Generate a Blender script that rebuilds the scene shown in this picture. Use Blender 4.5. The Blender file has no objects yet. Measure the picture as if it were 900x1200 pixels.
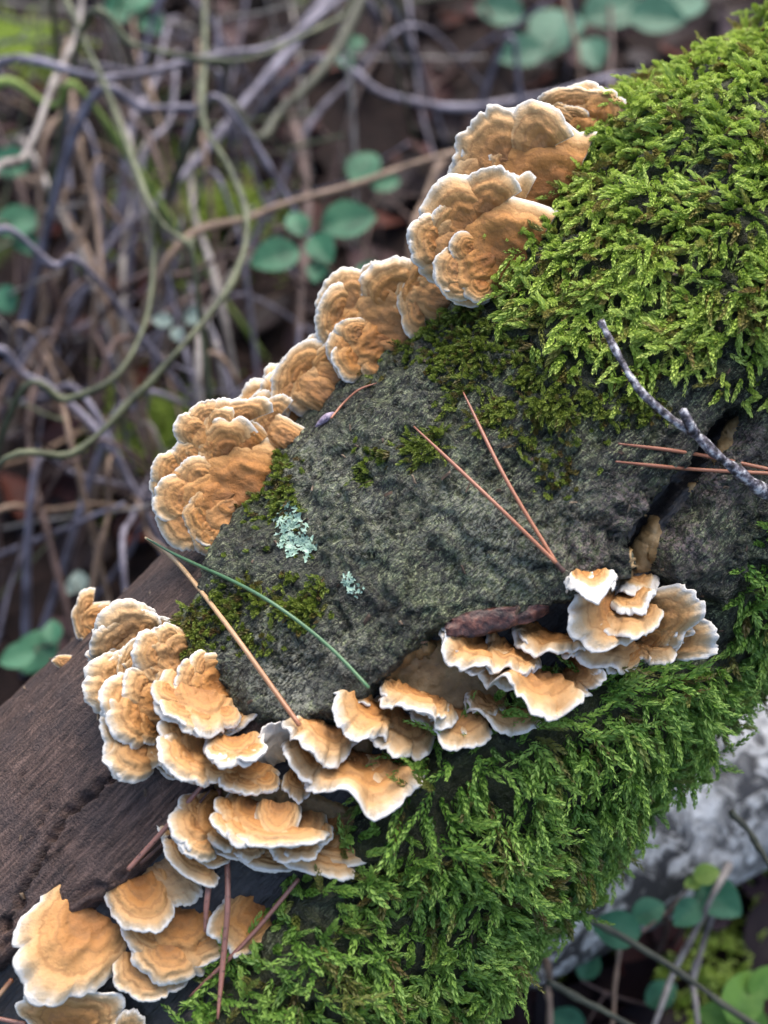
import bpy, math, random
import numpy as np
from mathutils import Vector, Matrix
from mathutils.bvhtree import BVHTree

random.seed(7); RNG = np.random.default_rng(11)
sc = bpy.context.scene
COL = sc.collection
R_ = math.radians

# ------------------------------------------------------------------ camera, sky, sun, exposure
PITCH = R_(52); HALF = R_(21); TH = math.tan(HALF)
CAM = np.array([0.0, 0.0, 0.66])
CX = np.array([1.0, 0, 0])
CU = np.array([0, math.sin(PITCH), math.cos(PITCH)])
CF = np.array([0, math.cos(PITCH), -math.sin(PITCH)])
cd = bpy.data.cameras.new('camera'); cam = bpy.data.objects.new('camera', cd); COL.objects.link(cam)
cam.location = CAM; cam.rotation_euler = (math.pi/2 - PITCH, 0, 0)
cd.sensor_fit = 'VERTICAL'; cd.sensor_height = 24.0; cd.lens = 12.0/TH
cd.clip_start = 0.005; cd.clip_end = 500
cd.dof.use_dof = True; cd.dof.focus_distance = 0.412; cd.dof.aperture_fstop = cd.lens/6.3
sc.camera = cam

SUN_EL, SUN_AZ = R_(56), R_(20)       # azimuth measured from +Y towards +X
w = bpy.data.worlds.new('World'); sc.world = w; w.use_nodes = True
nt = w.node_tree; nt.nodes.clear()
sky = nt.nodes.new('ShaderNodeTexSky'); sky.sky_type = 'NISHITA'; sky.sun_disc = False
sky.sun_elevation = SUN_EL; sky.sun_rotation = SUN_AZ; sky.dust_density = 4.0; sky.air_density = 1.0; sky.ozone_density = 1.0
bg = nt.nodes.new('ShaderNodeBackground'); bg.inputs['Strength'].default_value = 0.15
wo = nt.nodes.new('ShaderNodeOutputWorld')
nt.links.new(sky.outputs[0], bg.inputs[0]); nt.links.new(bg.outputs[0], wo.inputs[0])
sd = bpy.data.lights.new('sun', 'SUN'); sd.energy = 1.35; sd.angle = R_(60); sd.color = (1.0, 0.95, 0.87)
so = bpy.data.objects.new('sun', sd); COL.objects.link(so)
sdir = Vector((math.sin(SUN_AZ)*math.cos(SUN_EL), math.cos(SUN_AZ)*math.cos(SUN_EL), math.sin(SUN_EL)))
so.rotation_euler = sdir.to_track_quat('Z', 'Y').to_euler(); so.location = (0, 0, 3)
sc.view_settings.view_transform = 'Standard'; sc.view_settings.look = 'None'
sc.view_settings.exposure = 1.55; sc.view_settings.gamma = 1.0

# ------------------------------------------------------------------ helpers
def link(name, me, mat=None, parent=None):
    o = bpy.data.objects.new(name, me); COL.objects.link(o)
    if mat is not None and me is not None: me.materials.append(mat)
    if parent is not None:
        o.parent = parent
        o.matrix_parent_inverse = Matrix.Translation(parent.location).inverted()
    return o
def tag(o, label, cat=None, group=None, kind=None):
    o['label'] = label
    if cat: o['category'] = cat
    if group: o['group'] = group
    if kind: o['kind'] = kind
    return o
def empty(name, loc, label, cat, group=None):
    o = bpy.data.objects.new(name, None); COL.objects.link(o); o.location = Vector(loc)
    o.empty_display_size = 0.01
    return tag(o, label, cat, group)
def npmesh(name, V, F, smooth=True, attrs=None):
    """V (n,3), F (m,k) with constant k"""
    me = bpy.data.meshes.new(name)
    V = np.ascontiguousarray(V, dtype=np.float32); F = np.ascontiguousarray(F, dtype=np.int32)
    k = F.shape[1]
    me.vertices.add(len(V)); me.vertices.foreach_set('co', V.ravel())
    me.loops.add(F.size); me.loops.foreach_set('vertex_index', F.ravel())
    me.polygons.add(len(F)); me.polygons.foreach_set('loop_start', np.arange(0, F.size, k, dtype=np.int32))
    me.polygons.foreach_set('loop_total', np.full(len(F), k, dtype=np.int32))
    me.polygons.foreach_set('use_smooth', np.full(len(F), smooth, dtype=bool))
    for nm, a in (attrs or {}).items():
        a = np.asarray(a, dtype=np.float32)
        if a.ndim == 1:
            at = me.attributes.new(nm, 'FLOAT', 'POINT'); at.data.foreach_set('value', a)
        else:
            at = me.attributes.new(nm, 'FLOAT_VECTOR', 'POINT'); at.data.foreach_set('vector', np.ascontiguousarray(a).ravel())
    me.update(calc_edges=True); me.validate()
    return me
def nrm(a):
    a = np.asarray(a, float); return a/np.maximum(np.linalg.norm(a, axis=-1, keepdims=True), 1e-12)
def grid_faces(nu, nv, wrap_v=False):
    i = np.arange(nu-1)[:, None]; j = np.arange(nv if wrap_v else nv-1)[None, :]
    j2 = (j+1) % nv
    a = i*nv+j; b = (i+1)*nv+j; c = (i+1)*nv+j2; d = i*nv+j2
    return np.stack([a, b, c, d], -1).reshape(-1, 4)
def hsh(ix, iy, iz, s):
    h = (ix.astype(np.int64)*374761393 + iy.astype(np.int64)*668265263 + iz.astype(np.int64)*2147483647 + s*1274126177) & 0xffffffff
    h = ((h ^ (h >> 13))*1103515245 + 12345) & 0xffffffff
    h = ((h ^ (h >> 16))*2246822519) & 0xffffffff
    return ((h ^ (h >> 15)) & 0xffff)/65535.0*2-1
def vnoise(p, s=0):
    p = np.asarray(p, float); i = np.floor(p).astype(np.int64); f = p-i
    f = f*f*f*(f*(f*6-15)+10)
    x, y, z = i[..., 0], i[..., 1], i[..., 2]; fx, fy, fz = f[..., 0], f[..., 1], f[..., 2]
    def L(a, b, t): return a+(b-a)*t
    def H(a, b, c): return hsh(x+a, y+b, z+c, s)
    return L(L(L(H(0,0,0), H(1,0,0), fx), L(H(0,1,0), H(1,1,0), fx), fy),
             L(L(H(0,0,1), H(1,0,1), fx), L(H(0,1,1), H(1,1,1), fx), fy), fz)
def fbm(p, o=4, s=0, g=0.5):
    p = np.asarray(p, float); r = 0; a = 1.0; t = 0
    for k in range(o):
        r = r + a*vnoise(p*(2.03**k)+k*17.3, s+k); t += a; a *= g
    return r/t
def sstep(x, a, b):
    t = np.clip((x-a)/(b-a), 0, 1); return t*t*(3-2*t)
def poly_sd(P, poly):
    """signed distance in pixels, positive inside"""
    poly = np.asarray(poly, float); n = len(poly)
    d = np.full(len(P), 1e18); ins = np.zeros(len(P), bool)
    for k in range(n):
        a = poly[k]; b = poly[(k+1) % n]; e = b-a
        wv = P-a; t = np.clip((wv@e)/(e@e+1e-12), 0, 1)
        q = wv-t[:, None]*e; d = np.minimum(d, (q*q).sum(1))
        c = ((a[1] > P[:, 1]) != (b[1] > P[:, 1]))
        xi = a[0]+(P[:, 1]-a[1])/(b[1]-a[1]+1e-12)*(b[0]-a[0])
        ins ^= c & (P[:, 0] < xi)
    d = np.sqrt(d); return np.where(ins, d, -d)
def line_d(P, pts):
    pts = np.asarray(pts, float); d = np.full(len(P), 1e18)
    for k in range(len(pts)-1):
        a, b = pts[k], pts[k+1]; e = b-a; wv = P-a; t = np.clip((wv@e)/(e@e+1e-12), 0, 1)
        q = wv-t[:, None]*e; d = np.minimum(d, (q*q).sum(1))
    return np.sqrt(d)
def ray(px, py):
    """unnormalised view ray with forward component 1 through a point of the 900x1200 frame"""
    return CF+CX*((px-450)/600*TH)+CU*((600-py)/600*TH)
def at(px, py, d): return CAM+ray(px, py)*d
def project(P):
    q = np.asarray(P)-CAM; d = q@CF
    return np.stack([450+(q@CX)/d/TH*600, 600-(q@CU)/d/TH*600], -1), d
def catmull(pts, n):
    pts = np.asarray(pts, float); p = np.vstack([2*pts[0]-pts[1], pts, 2*pts[-1]-pts[-2]])
    out = []; m = len(pts)-1
    for q in np.linspace(0, m, n):
        k = min(int(q), m-1); t = q-k; a, b, c, d = p[k:k+4]
        out.append(0.5*((2*b)+(c-a)*t+(2*a-5*b+4*c-d)*t*t+(3*b-a-3*c+d)*t**3))
    return np.array(out)
def tube(path, rad, n=8, wob=0.0, seed=0):
    """closed tube; rad scalar or array per point"""
    path = np.asarray(path, float); m = len(path); rad = np.broadcast_to(np.asarray(rad, float), (m,))
    T = nrm(np.gradient(path, axis=0)); ref = np.array([0.31, 0.2, 0.93])
    A = nrm(np.cross(T, ref)); B = np.cross(T, A)
    a = np.arange(n)/n*2*math.pi
    rr = rad[:, None]*np.ones((1, n))
    if wob:
        q = np.stack([np.cos(a)[None, :]*0.8+0*rr, np.sin(a)[None, :]*0.8+0*rr, np.arange(m)[:, None]*0.35+0*rr], -1)
        rr = rr*(1+wob*vnoise(q+seed*3.7, seed))
    V = path[:, None, :]+rr[..., None]*(np.cos(a)[None, :, None]*A[:, None, :]+np.sin(a)[None, :, None]*B[:, None, :])
    V = V.reshape(-1, 3); F = grid_faces(m, n, True)
    c0, c1 = len(V), len(V)+1
    V = np.vstack([V, path[0]-T[0]*rad[0]*0.4, path[-1]+T[-1]*rad[-1]*0.4])
    j = np.arange(n); j2 = (j+1) % n
    F = np.vstack([F, np.stack([np.full(n, c0), j, j2, np.full(n, c0)], -1)[:, [0, 1, 2, 2]], np.stack([np.full(n, c1), (m-1)*n+j2, (m-1)*n+j, (m-1)*n+j], -1)])
    return V, F
def mesh_mixed(name, V, F, smooth=True, attrs=None):
    """quads with degenerate last index become triangles"""
    me = bpy.data.meshes.new(name)
    faces = [tuple(f) if f[3] != f[2] else tuple(f[:3]) for f in F.tolist()]
    me.from_pydata([tuple(v) for v in V], [], faces)
    me.polygons.foreach_set('use_smooth', np.full(len(me.polygons), smooth, dtype=bool))
    for nm, a in (attrs or {}).items():
        at_ = me.attributes.new(nm, 'FLOAT', 'POINT'); at_.data.foreach_set('value', np.asarray(a, np.float32))
    me.update(); return me
def tube_mesh(name, path, rad, n=8, wob=0.0, seed=0):
    V, F = tube(path, rad, n, wob, seed); m = len(path)
    t = np.concatenate([np.repeat(np.linspace(0, 1, m), n), [0, 1]])
    return mesh_mixed(name, V, F, True, {'along': t})

# ------------------------------------------------------------------ materials
class NT:
    def __init__(s, name):
        s.m = bpy.data.materials.new(name); s.m.use_nodes = True; s.t = s.m.node_tree; s.t.nodes.clear()
        s.out = s.n('ShaderNodeOutputMaterial'); s.b = s.n('ShaderNodeBsdfPrincipled'); s.l(s.b.outputs[0], s.out.inputs[0])
    def n(s, t, **k):
        x = s.t.nodes.new(t)
        for a, b in k.items(): setattr(x, a, b)
        return x
    def l(s, a, b): s.t.links.new(a, b)
    def attr(s, name, vec=False):
        x = s.n('ShaderNodeAttribute', attribute_name=name); return x.outputs['Vector' if vec else 'Fac']
    def obj(s): return s.n('ShaderNodeTexCoord').outputs['Object']
    def noise(s, vec, scale, detail=4, rough=0.55, dist=0.0):
        x = s.n('ShaderNodeTexNoise'); x.inputs['Scale'].default_value = scale; x.inputs['Detail'].default_value = detail
        x.inputs['Roughness'].default_value = rough; x.inputs['Distortion'].default_value = dist
        if vec is not None: s.l(vec, x.inputs['Vector'])
        return x.outputs[0]
    def vor(s, vec, scale, feature='F1', out='Distance'):
        x = s.n('ShaderNodeTexVoronoi', feature=feature); x.inputs['Scale'].default_value = scale
        s.l(vec, x.inputs['Vector']); return x.outputs[out]
    def ramp(s, fac, stops, interp='LINEAR'):
        x = s.n('ShaderNodeValToRGB'); e = x.color_ramp.elements; x.color_ramp.interpolation = interp
        while len(e) < len(stops): e.new(0.5)
        for k, (p, c) in enumerate(stops):
            e[k].position = p; e[k].color = (c if hasattr(c, '__len__') else (c, c, c))+((1,) if not hasattr(c, '__len__') or len(c) == 3 else ())
        s.l(fac, x.inputs[0]); return x.outputs[0]
    def mix(s, fac, a, b, mode='MIX'):
        x = s.n('ShaderNodeMix', data_type='RGBA', blend_type=mode)
        for v, i in ((fac, 0), (a, 6), (b, 7)):
            if hasattr(v, 'is_linked') or hasattr(v, 'links'): s.l(v, x.inputs[i])
            elif i == 0: x.inputs[0].default_value = v
            else: x.inputs[i].default_value = tuple(v)+(1,)
        return x.outputs[2]
    def math(s, op, a, b=0.0):
        x = s.n('ShaderNodeMath', operation=op)
        for v, i in ((a, 0), (b, 1)):
            if hasattr(v, 'links'): s.l(v, x.inputs[i])
            else: x.inputs[i].default_value = v
        return x.outputs[0]
    def stretch(s, vec, sc3):
        x = s.n('ShaderNodeMapping'); x.inputs['Scale'].default_value = sc3; s.l(vec, x.inputs[0]); return x.outputs[0]
    def bump(s, h, strength=0.5, dist=0.001):
        x = s.n('ShaderNodeBump'); x.inputs['Strength'].default_value = strength; x.inputs['Distance'].default_value = dist
        s.l(h, x.inputs['Height']); s.l(x.outputs[0], s.b.inputs['Normal']); return x
    def set(s, **k):
        for a, v in k.items():
            i = s.b.inputs[a.replace('_', ' ')]
            if hasattr(v, 'links'): s.l(v, i)
            elif hasattr(v, '__len__'): i.default_value = tuple(v)+(1,)
            else: i.default_value = v

def mat_bark():
    m = NT('bark'); v = m.attr('ax', True)                       # centimetres along, around, out
    n1 = m.noise(v, 0.7, 6, 0.7); n2 = m.noise(v, 3.4, 5, 0.66); n3 = m.noise(m.stretch(v, (0.6, 2.1, 1)), 6.5, 3, 0.62); n4 = m.noise(v, 1.1, 6, 0.7)
    n5 = m.noise(m.stretch(v, (1.5, 1.0, 1)), 12.0, 2, 0.6)
    c = m.ramp(n2, [(0.36, (0.005, 0.005, 0.0045)), (0.48, (0.015, 0.016, 0.013)), (0.57, (0.036, 0.039, 0.028)), (0.68, (0.095, 0.095, 0.070))])
    c = m.mix(m.ramp(n1, [(0.40, 0.0), (0.56, 0.75)]), c, m.ramp(n2, [(0.38, (0.007, 0.011, 0.003)), (0.62, (0.048, 0.068, 0.018))]))
    fl = m.math('MULTIPLY', m.ramp(n3, [(0.50, 0.0), (0.57, 1.0)]), m.ramp(n4, [(0.40, 0.10), (0.58, 0.95)]))
    c = m.mix(fl, c, m.ramp(n5, [(0.40, (0.10, 0.125, 0.055)), (0.62, (0.32, 0.35, 0.20))]))
    fl2 = m.math('MULTIPLY', m.ramp(n5, [(0.60, 0.0), (0.66, 1.0)]), m.ramp(n4, [(0.45, 0.8), (0.62, 0.2)]))
    c = m.mix(fl2, c, (0.20, 0.20, 0.17))
    pale = m.math('MULTIPLY', m.attr('pale'), m.ramp(m.noise(m.stretch(v, (1.0, 2.6, 1)), 5.0, 3, 0.62), [(0.44, 0.0), (0.56, 1.0)]))
    c = m.mix(pale, c, (0.27, 0.275, 0.22))
    lil = m.math('MULTIPLY', m.attr('lilac'), m.ramp(m.noise(v, 5.5, 3, 0.62), [(0.46, 0.0), (0.56, 0.9)]))
    c = m.mix(lil, c, (0.20, 0.15, 0.15))
    big = m.noise(v, 0.42, 4, 0.6)
    c = m.mix(m.ramp(big, [(0.38, 0.55), (0.52, 0.0)]), c, m.ramp(n2, [(0.4, (0.006, 0.007, 0.006)), (0.7, (0.045, 0.048, 0.040))]))
    # hairline fissures
    w_ = m.noise(m.stretch(v, (1.0, 1.5, 1)), 1.25, 5, 0.65, 0.8)
    fs = m.ramp(m.math('ABSOLUTE', m.math('SUBTRACT', w_, 0.5)), [(0.006, 1.0), (0.022, 0.0)])
    c = m.mix(m.math('MULTIPLY', fs, 0.85), c, (0.006, 0.006, 0.006))
    c = m.mix(m.attr('mat'), c, m.ramp(n2, [(0.3, (0.010, 0.014, 0.004)), (0.7, (0.040, 0.046, 0.012))]))
    m.set(Base_Color=c, Roughness=m.ramp(n4, [(0.40, 0.30), (0.58, 0.75)]), Specular_IOR_Level=0.5)
    h = m.math('SUBTRACT', m.math('ADD', m.math('MULTIPLY', n2, 1.0), m.math('MULTIPLY', n3, 0.5)), m.math('MULTIPLY', fs, 0.25))
    m.bump(h, 1.0, 0.0045); return m.m
def mat_brown():
    m = NT('bare_brown_wood'); v = m.attr('ax', True)
    g = m.noise(m.stretch(v, (0.35, 2.6, 1)), 3.2, 5, 0.66); f = m.noise(v, 13, 3, 0.62); l = m.noise(v, 0.55, 4, 0.6)
    c = m.ramp(g, [(0.36, (0.020, 0.012, 0.010)), (0.5, (0.056, 0.034, 0.028)), (0.64, (0.115, 0.073, 0.060))])
    c = m.mix(m.ramp(l, [(0.44, 0.0), (0.62, 0.6)]), c, (0.030, 0.022, 0.023))
    c = m.mix(m.ramp(f, [(0.58, 0.0), (0.70, 0.35)]), c, (0.12, 0.085, 0.072))
    c = m.mix(m.ramp(f, [(0.30, 0.7), (0.40, 0.0)]), c, (0.014, 0.010, 0.010))
    m.set(Base_Color=c, Roughness=0.55, Specular_IOR_Level=0.3)
    m.bump(m.math('ADD', m.math('MULTIPLY', g, 0.5), m.math('MULTIPLY', f, 0.5)), 1.0, 0.0022); return m.m
def mat_dark():
    m = NT('wet_dark_wood'); v = m.attr('ax', True)
    g = m.noise(m.stretch(v, (0.35, 4.0, 1)), 3.0, 6, 0.65); f = m.noise(v, 9, 4)
    c = m.ramp(g, [(0.3, (0.008, 0.008, 0.009)), (0.55, (0.020, 0.018, 0.018)), (0.75, (0.045, 0.036, 0.032))])
    m.set(Base_Color=c, Roughness=m.ramp(f, [(0.4, 0.28), (0.65, 0.6)]), Specular_IOR_Level=0.5)
    m.bump(m.math('ADD', m.math('MULTIPLY', g, 0.7), m.math('MULTIPLY', f, 0.3)), 0.7, 0.0015); return m.m
def mat_fungus(name, dull=0.0):
    m = NT(name); t = m.attr('t'); o = m.obj(); under = m.attr('under'); ph = m.attr('ph')
    nz = m.noise(o, 160, 4, 0.6); nf = m.noise(o, 900, 4, 0.7); nz2 = m.noise(o, 420, 4, 0.6)
    inn = m.ramp(t, [(0.55, 1.0), (0.95, 0.12)])
    tt = m.math('ADD', t, m.math('MULTIPLY', m.math('MULTIPLY', m.math('SUBTRACT', nz, 0.5), 0.42), inn))
    tt = m.math('ADD', tt, m.math('MULTIPLY', m.math('SUBTRACT', nz2, 0.5), 0.12))
    c = m.ramp(tt, [(0.0, (0.14, 0.052, 0.014)), (0.25, (0.25, 0.095, 0.020)), (0.50, (0.350, 0.155, 0.040)), (0.70, (0.395, 0.205, 0.070)), (0.86, (0.42, 0.265, 0.125)), (0.945, (0.46, 0.375, 0.265)), (0.985, (0.56, 0.54, 0.50))])
    zone = m.math('SINE', m.math('MULTIPLY', m.math('ADD', tt, ph), 34.0))
    zf = m.math('MULTIPLY', m.ramp(zone, [(0.40, 0.0), (0.95, 0.60)]), m.ramp(t, [(0.75, 1.0), (0.88, 0.0)]))
    c = m.mix(zf, c, (0.215, 0.093, 0.027))
    c = m.mix(m.math('MULTIPLY', m.ramp(nf, [(0.60, 0.0), (0.72, 0.45)]), m.ramp(t, [(0.8, 1.0), (0.9, 0.2)])), c, (0.20, 0.11, 0.05))
    c = m.mix(m.attr('hue'), c, (0.40, 0.305, 0.18))
    cu = m.ramp(tt, [(0.1, (0.38, 0.26, 0.14)), (0.6, (0.48, 0.40, 0.30)), (0.9, (0.56, 0.53, 0.49))])
    c = m.mix(under, c, cu)
    m.set(Base_Color=c, Roughness=0.72, Specular_IOR_Level=0.3)
    h = m.math('ADD', m.math('MULTIPLY', nf, 0.4), m.math('MULTIPLY', nz2, 0.4))
    h = m.math('ADD', h, m.math('MULTIPLY', zone, 0.10))
    m.bump(h, 0.75, 0.0012); return m.m
def mat_crust():
    m = NT('fungus_crust'); o = m.obj(); n = m.noise(o, 120, 5, 0.65); f = m.noise(o, 600, 4, 0.7)
    c = m.ramp(n, [(0.3, (0.11, 0.068, 0.024)), (0.5, (0.20, 0.125, 0.048)), (0.7, (0.29, 0.21, 0.105))])
    c = m.mix(m.ramp(f, [(0.56, 0.0), (0.7, 0.7)]), c, (0.10, 0.06, 0.03))
    m.set(Base_Color=c, Roughness=0.6); m.bump(m.math('ADD', n, m.math('MULTIPLY', f, 0.5)), 0.6, 0.0012); return m.m
def mat_moss(name, dark, mid, tip, brown):
    m = NT(name); h = m.attr('hue'); s = m.attr('s')
    c = m.ramp(h, [(0.0, dark), (0.5, mid), (1.0, tip)])
    c = m.mix(m.math('MULTIPLY', m.math('POWER', s, 1.5), 0.75), c, tip)
    c = m.mix(m.attr('dead'), c, brown)
    m.set(Base_Color=c, Roughness=0.5, Specular_IOR_Level=0.35)
    tr = m.n('ShaderNodeBsdfTranslucent'); m.l(c, tr.inputs[0])
    mx = m.n('ShaderNodeMixShader'); mx.inputs[0].default_value = 0.28
    m.l(m.b.outputs[0], mx.inputs[1]); m.l(tr.outputs[0], mx.inputs[2]); m.l(mx.outputs[0], m.out.inputs[0])
    return m.m
def mat_simple(name, cols, scale, rough=0.6, bump=0.5, bdist=0.001, stretch=None, detail=4, contrast=(0.35, 0.65), spec=0.28):
    m = NT(name); v = m.obj()
    if stretch: v = m.stretch(v, stretch)
    n = m.noise(v, scale, detail, 0.65); a, b = contrast; k = len(cols)
    c = m.ramp(n, [(a+(b-a)*i/(k-1), cc) for i, cc in enumerate(cols)])
    m.set(Base_Color=c, Roughness=rough, Specular_IOR_Level=spec); m.bump(n, bump, bdist); return m.m
def mat_leaf(name, cols, scale=60, trans=0.3, rough=0.4):
    m = NT(name); n = m.noise(m.obj(), scale, 4); k = len(cols)
    c = m.ramp(n, [(0.35+0.3*i/(k-1), cc) for i, cc in enumerate(cols)])
    m.set(Base_Color=c, Roughness=rough+0.12, Specular_IOR_Level=0.28)
    tr = m.n('ShaderNodeBsdfTranslucent'); m.l(c, tr.inputs[0]); mx = m.n('ShaderNodeMixShader'); mx.inputs[0].default_value = trans
    m.l(m.b.outputs[0], mx.inputs[1]); m.l(tr.outputs[0], mx.inputs[2]); m.l(mx.outputs[0], m.out.inputs[0]); return m.m
def mat_litter():
    m = NT('dead_leaves'); h = m.attr('hue'); n = m.noise(m.obj(), 45, 4)
    c = m.ramp(h, [(0.0, (0.007, 0.004, 0.005)), (0.4, (0.014, 0.007, 0.008)), (0.66, (0.025, 0.013, 0.015)), (0.84, (0.075, 0.017, 0.008)), (1.0, (0.042, 0.028, 0.033))])
    c = m.mix(m.ramp(n, [(0.4, 0.0), (0.65, 0.6)]), c, (0.018, 0.011, 0.012))
    m.set(Base_Color=c, Roughness=0.6, Specular_IOR_Level=0.16); m.bump(n, 0.5, 0.003); return m.m
def mat_ground():
    m = NT('forest_floor'); v = m.obj(); n = m.noise(v, 9, 6, 0.65); f = m.noise(v, 70, 5, 0.7); g = m.noise(v, 3.1, 3)
    c = m.ramp(f, [(0.3, (0.006, 0.004, 0.004)), (0.55, (0.015, 0.009, 0.008)), (0.75, (0.034, 0.021, 0.018))])
    c = m.mix(m.ramp(g, [(0.55, 0.0), (0.63, 0.85)]), c, m.ramp(n, [(0.35, (0.035, 0.07, 0.012)), (0.65, (0.10, 0.17, 0.025))]))
    m.set(Base_Color=c, Roughness=0.9, Specular_IOR_Level=0.15); m.bump(m.math('ADD', n, f), 0.8, 0.01); return m.m
def mat_birch():
    m = NT('birch_bark'); v = m.obj()
    n = m.noise(v, 30, 5, 0.6); l = m.noise(v, 16, 3); f = m.noise(v, 150, 5, 0.75); k = m.noise(v, 75, 5, 0.7, 1.2)
    c = m.ramp(n, [(0.35, (0.30, 0.295, 0.28)), (0.6, (0.58, 0.57, 0.55))])
    c = m.mix(m.ramp(f, [(0.52, 0.0), (0.66, 0.7)]), c, (0.16, 0.155, 0.15))
    fis = m.math('MULTIPLY', m.ramp(k, [(0.43, 0.0), (0.52, 1.0)]), m.ramp(l, [(0.38, 0.05), (0.48, 1.0)]))
    c = m.mix(fis, c, (0.028, 0.026, 0.026))
    m.set(Base_Color=c, Roughness=0.6); m.bump(m.math('SUBTRACT', n, fis), 0.7, 0.004); return m.m
def mat_needle(name, a, b, spots=0.3):
    m = NT(name); t = m.attr('along'); n = m.noise(m.obj(), 700, 4, 0.7)
    c = m.ramp(t, [(0.0, a), (1.0, b)])
    c = m.mix(m.ramp(n, [(0.56, 0.0), (0.66, spots)]), c, (0.03, 0.018, 0.014))
    m.set(Base_Color=c, Roughness=0.4, Specular_IOR_Level=0.5); return m.m

# ------------------------------------------------------------------ the fallen log as a height field round its axis
AXD = nrm(CX*0.683+CU*0.707+CF*0.05)
AX0 = at(512, 742, 0.395+0.090)
E1 = nrm(-CF-((-CF)@AXD)*AXD)                 # towards the camera
E2 = np.cross(AXD, E1)                        # towards the lower right of the frame or opposite
if (E2@CX) < 0: E2 = -E2
RB = 0.0865
def nonuni(a, b, lo, hi, fine, coarse):
    return np.unique(np.round(np.concatenate([np.arange(lo, a, coarse), np.arange(a, b, fine), np.arange(b, hi+coarse, coarse)]), 6))
US = nonuni(-0.235, 0.255, -0.66, 0.62, 0.00088, 0.006)
TS = nonuni(R_(-92), R_(92), R_(-180), R_(174), 0.00088/RB, R_(4.5))
NU, NV = len(US), len(TS)
UU, TT = np.meshgrid(US, TS, indexing='ij')
TM = R_(77)
Tc = np.clip(np.where(TT > math.pi, TT-2*math.pi, TT), -TM, TM)
def logpt(u, t, r): return AX0+u[..., None]*AXD+r[..., None]*(np.cos(t)[..., None]*E1+np.sin(t)[..., None]*E2)
def rbase(u, t):
    # a slightly flattened, tapering stem that is fuller on the mossy flank
    r = RB*(1.03-0.44*u)+0*t
    r = r-0.020*sstep(u, 0.165, 0.235)*sstep(-t, -0.2, 1.1)      # the stem narrows past the moss on its upper side
    return r
PXY, _ = project(logpt(UU, Tc, rbase(UU, Tc)).reshape(-1, 3))
UF, TF = UU.ravel(), TT.ravel()
AXC = np.stack([UF*100, np.where(TF > math.pi, TF-2*math.pi, TF)*RB*100, np.zeros_like(UF)], -1)
P_BARK = [(312,556),(288,610),(256,668),(222,745),(224,782),(262,800),(290,834),(345,850),(392,836),(430,812),(462,790),(478,765),(505,742),(560,730),(640,712),(690,690),(735,675),(732,630),(755,598),(782,572),(804,542),(828,506),(852,474),(905,462),(1200,250),(1200,-400),(500,-400),(240,480)]
P_RIGHT = [(888,482),(862,528),(838,568),(814,608),(784,644),(778,676),(805,694),(842,704),(872,656),(1200,540),(1200,250),(905,466)]
P_LOW = [(412,985),(362,1045),(318,1105),(240,1205),(180,1330),(700,1700),(1300,900),(1200,540),(872,650),(832,742),(700,795),(560,862),(490,905)]
P_BROWN = [(252,912),(205,975),(160,1018),(112,1052),(75,1075),(0,1124),(-150,1215),(-400,1330),(-600,1000),(0,600),(250,400),(330,520),(340,840),(300,890)]
jag = fbm(AXC*1.7, 3, 5)*9+fbm(AXC*6, 2, 9)*4
s_bark = poly_sd(PXY, P_BARK)+jag; s_right = poly_sd(PXY, P_RIGHT)+jag*0.8
s_low = poly_sd(PXY, P_LOW)+jag; s_brown = poly_sd(PXY, P_BROWN)+jag*0.45
lump = fbm(AXC*0.28, 3, 21); med = fbm(AXC*1.1, 4, 31); fine = fbm(AXC*4.2, 3, 41)
ridge = 1-np.abs(fbm(AXC*np.array([0.9, 1.5, 1]), 3, 51))*2.2
grain = fbm(AXC*np.array([0.7, 5.0, 1]), 3, 61)
h_dark = -0.0075+0.0010*grain+0.0006*fine
splits = np.abs(fbm(AXC*np.array([0.12, 1.3, 1]), 3, 63)); h_brown = 0.0012*lump+0.0008*grain+0.0003*fine-0.0016*(1-sstep(splits, 0.0, 0.035))*sstep(fbm(AXC*0.5, 2, 65), -0.1, 0.3)
crk = line_d(PXY, [(250,905),(200,890),(150,898),(112,925),(75,956),(48,1000),(26,1050),(4,1090),(-60,1150)])+fbm(AXC*3, 3, 71)*7
h_brown = h_brown-0.0042*(1-sstep(crk, 1.5, 6.0))+0.0008*(1-sstep(crk, 4.0, 16))
crk2 = line_d(PXY, [(205,985),(150,1025),(100,1046),(40,1085),(0,1108)])+fbm(AXC*3, 3, 77)*8
h_brown = h_brown-0.0022*(1-sstep(crk2, 1.5, 6))
AXW = AXC+0.55*np.stack([fbm(AXC*0.9, 3, 141), fbm(AXC*0.9, 3, 142), 0*UF], -1)
rough_ = 1-np.abs(fbm(AXW*np.array([1.1, 2.0, 1]), 4, 57, 0.6))*2.4
h_bark = 0.0045+0.0032*lump+0.0026*med+0.0012*ridge+0.0004*rough_+0.0005*fine
fiss = np.abs(fbm(AXW*np.array([0.30, 1.25, 1]), 4, 83)); h_bark = h_bark-0.0022*(1-sstep(fiss, 0.0, 0.05))
plate = np.floor((fbm(AXW*0.6, 3, 87)+1)*4.5); h_bark = h_bark+0.0011*vnoise(np.stack([plate*3.1, 0*plate, 0*plate], -1), 88)       # flakes broken off at different depths
h_low = 0.0005+0.004*lump+0.002*med
H = h_dark
for s_, h_, wdt in ((s_brown, h_brown, 5), (s_low, h_low, 14), (s_right, h_bark-0.001, 9), (s_bark, h_bark, 9)):
    k = sstep(s_, -wdt, wdt*0.6); H = H*(1-k)+h_*k
crv = line_d(PXY, [(870,482),(846,512),(822,552),(796,584),(772,612),(756,648),(752,672)])+fbm(AXC*3, 3, 75)*6
H = H-0.009*(1-sstep(crv, 3, 13))
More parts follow.
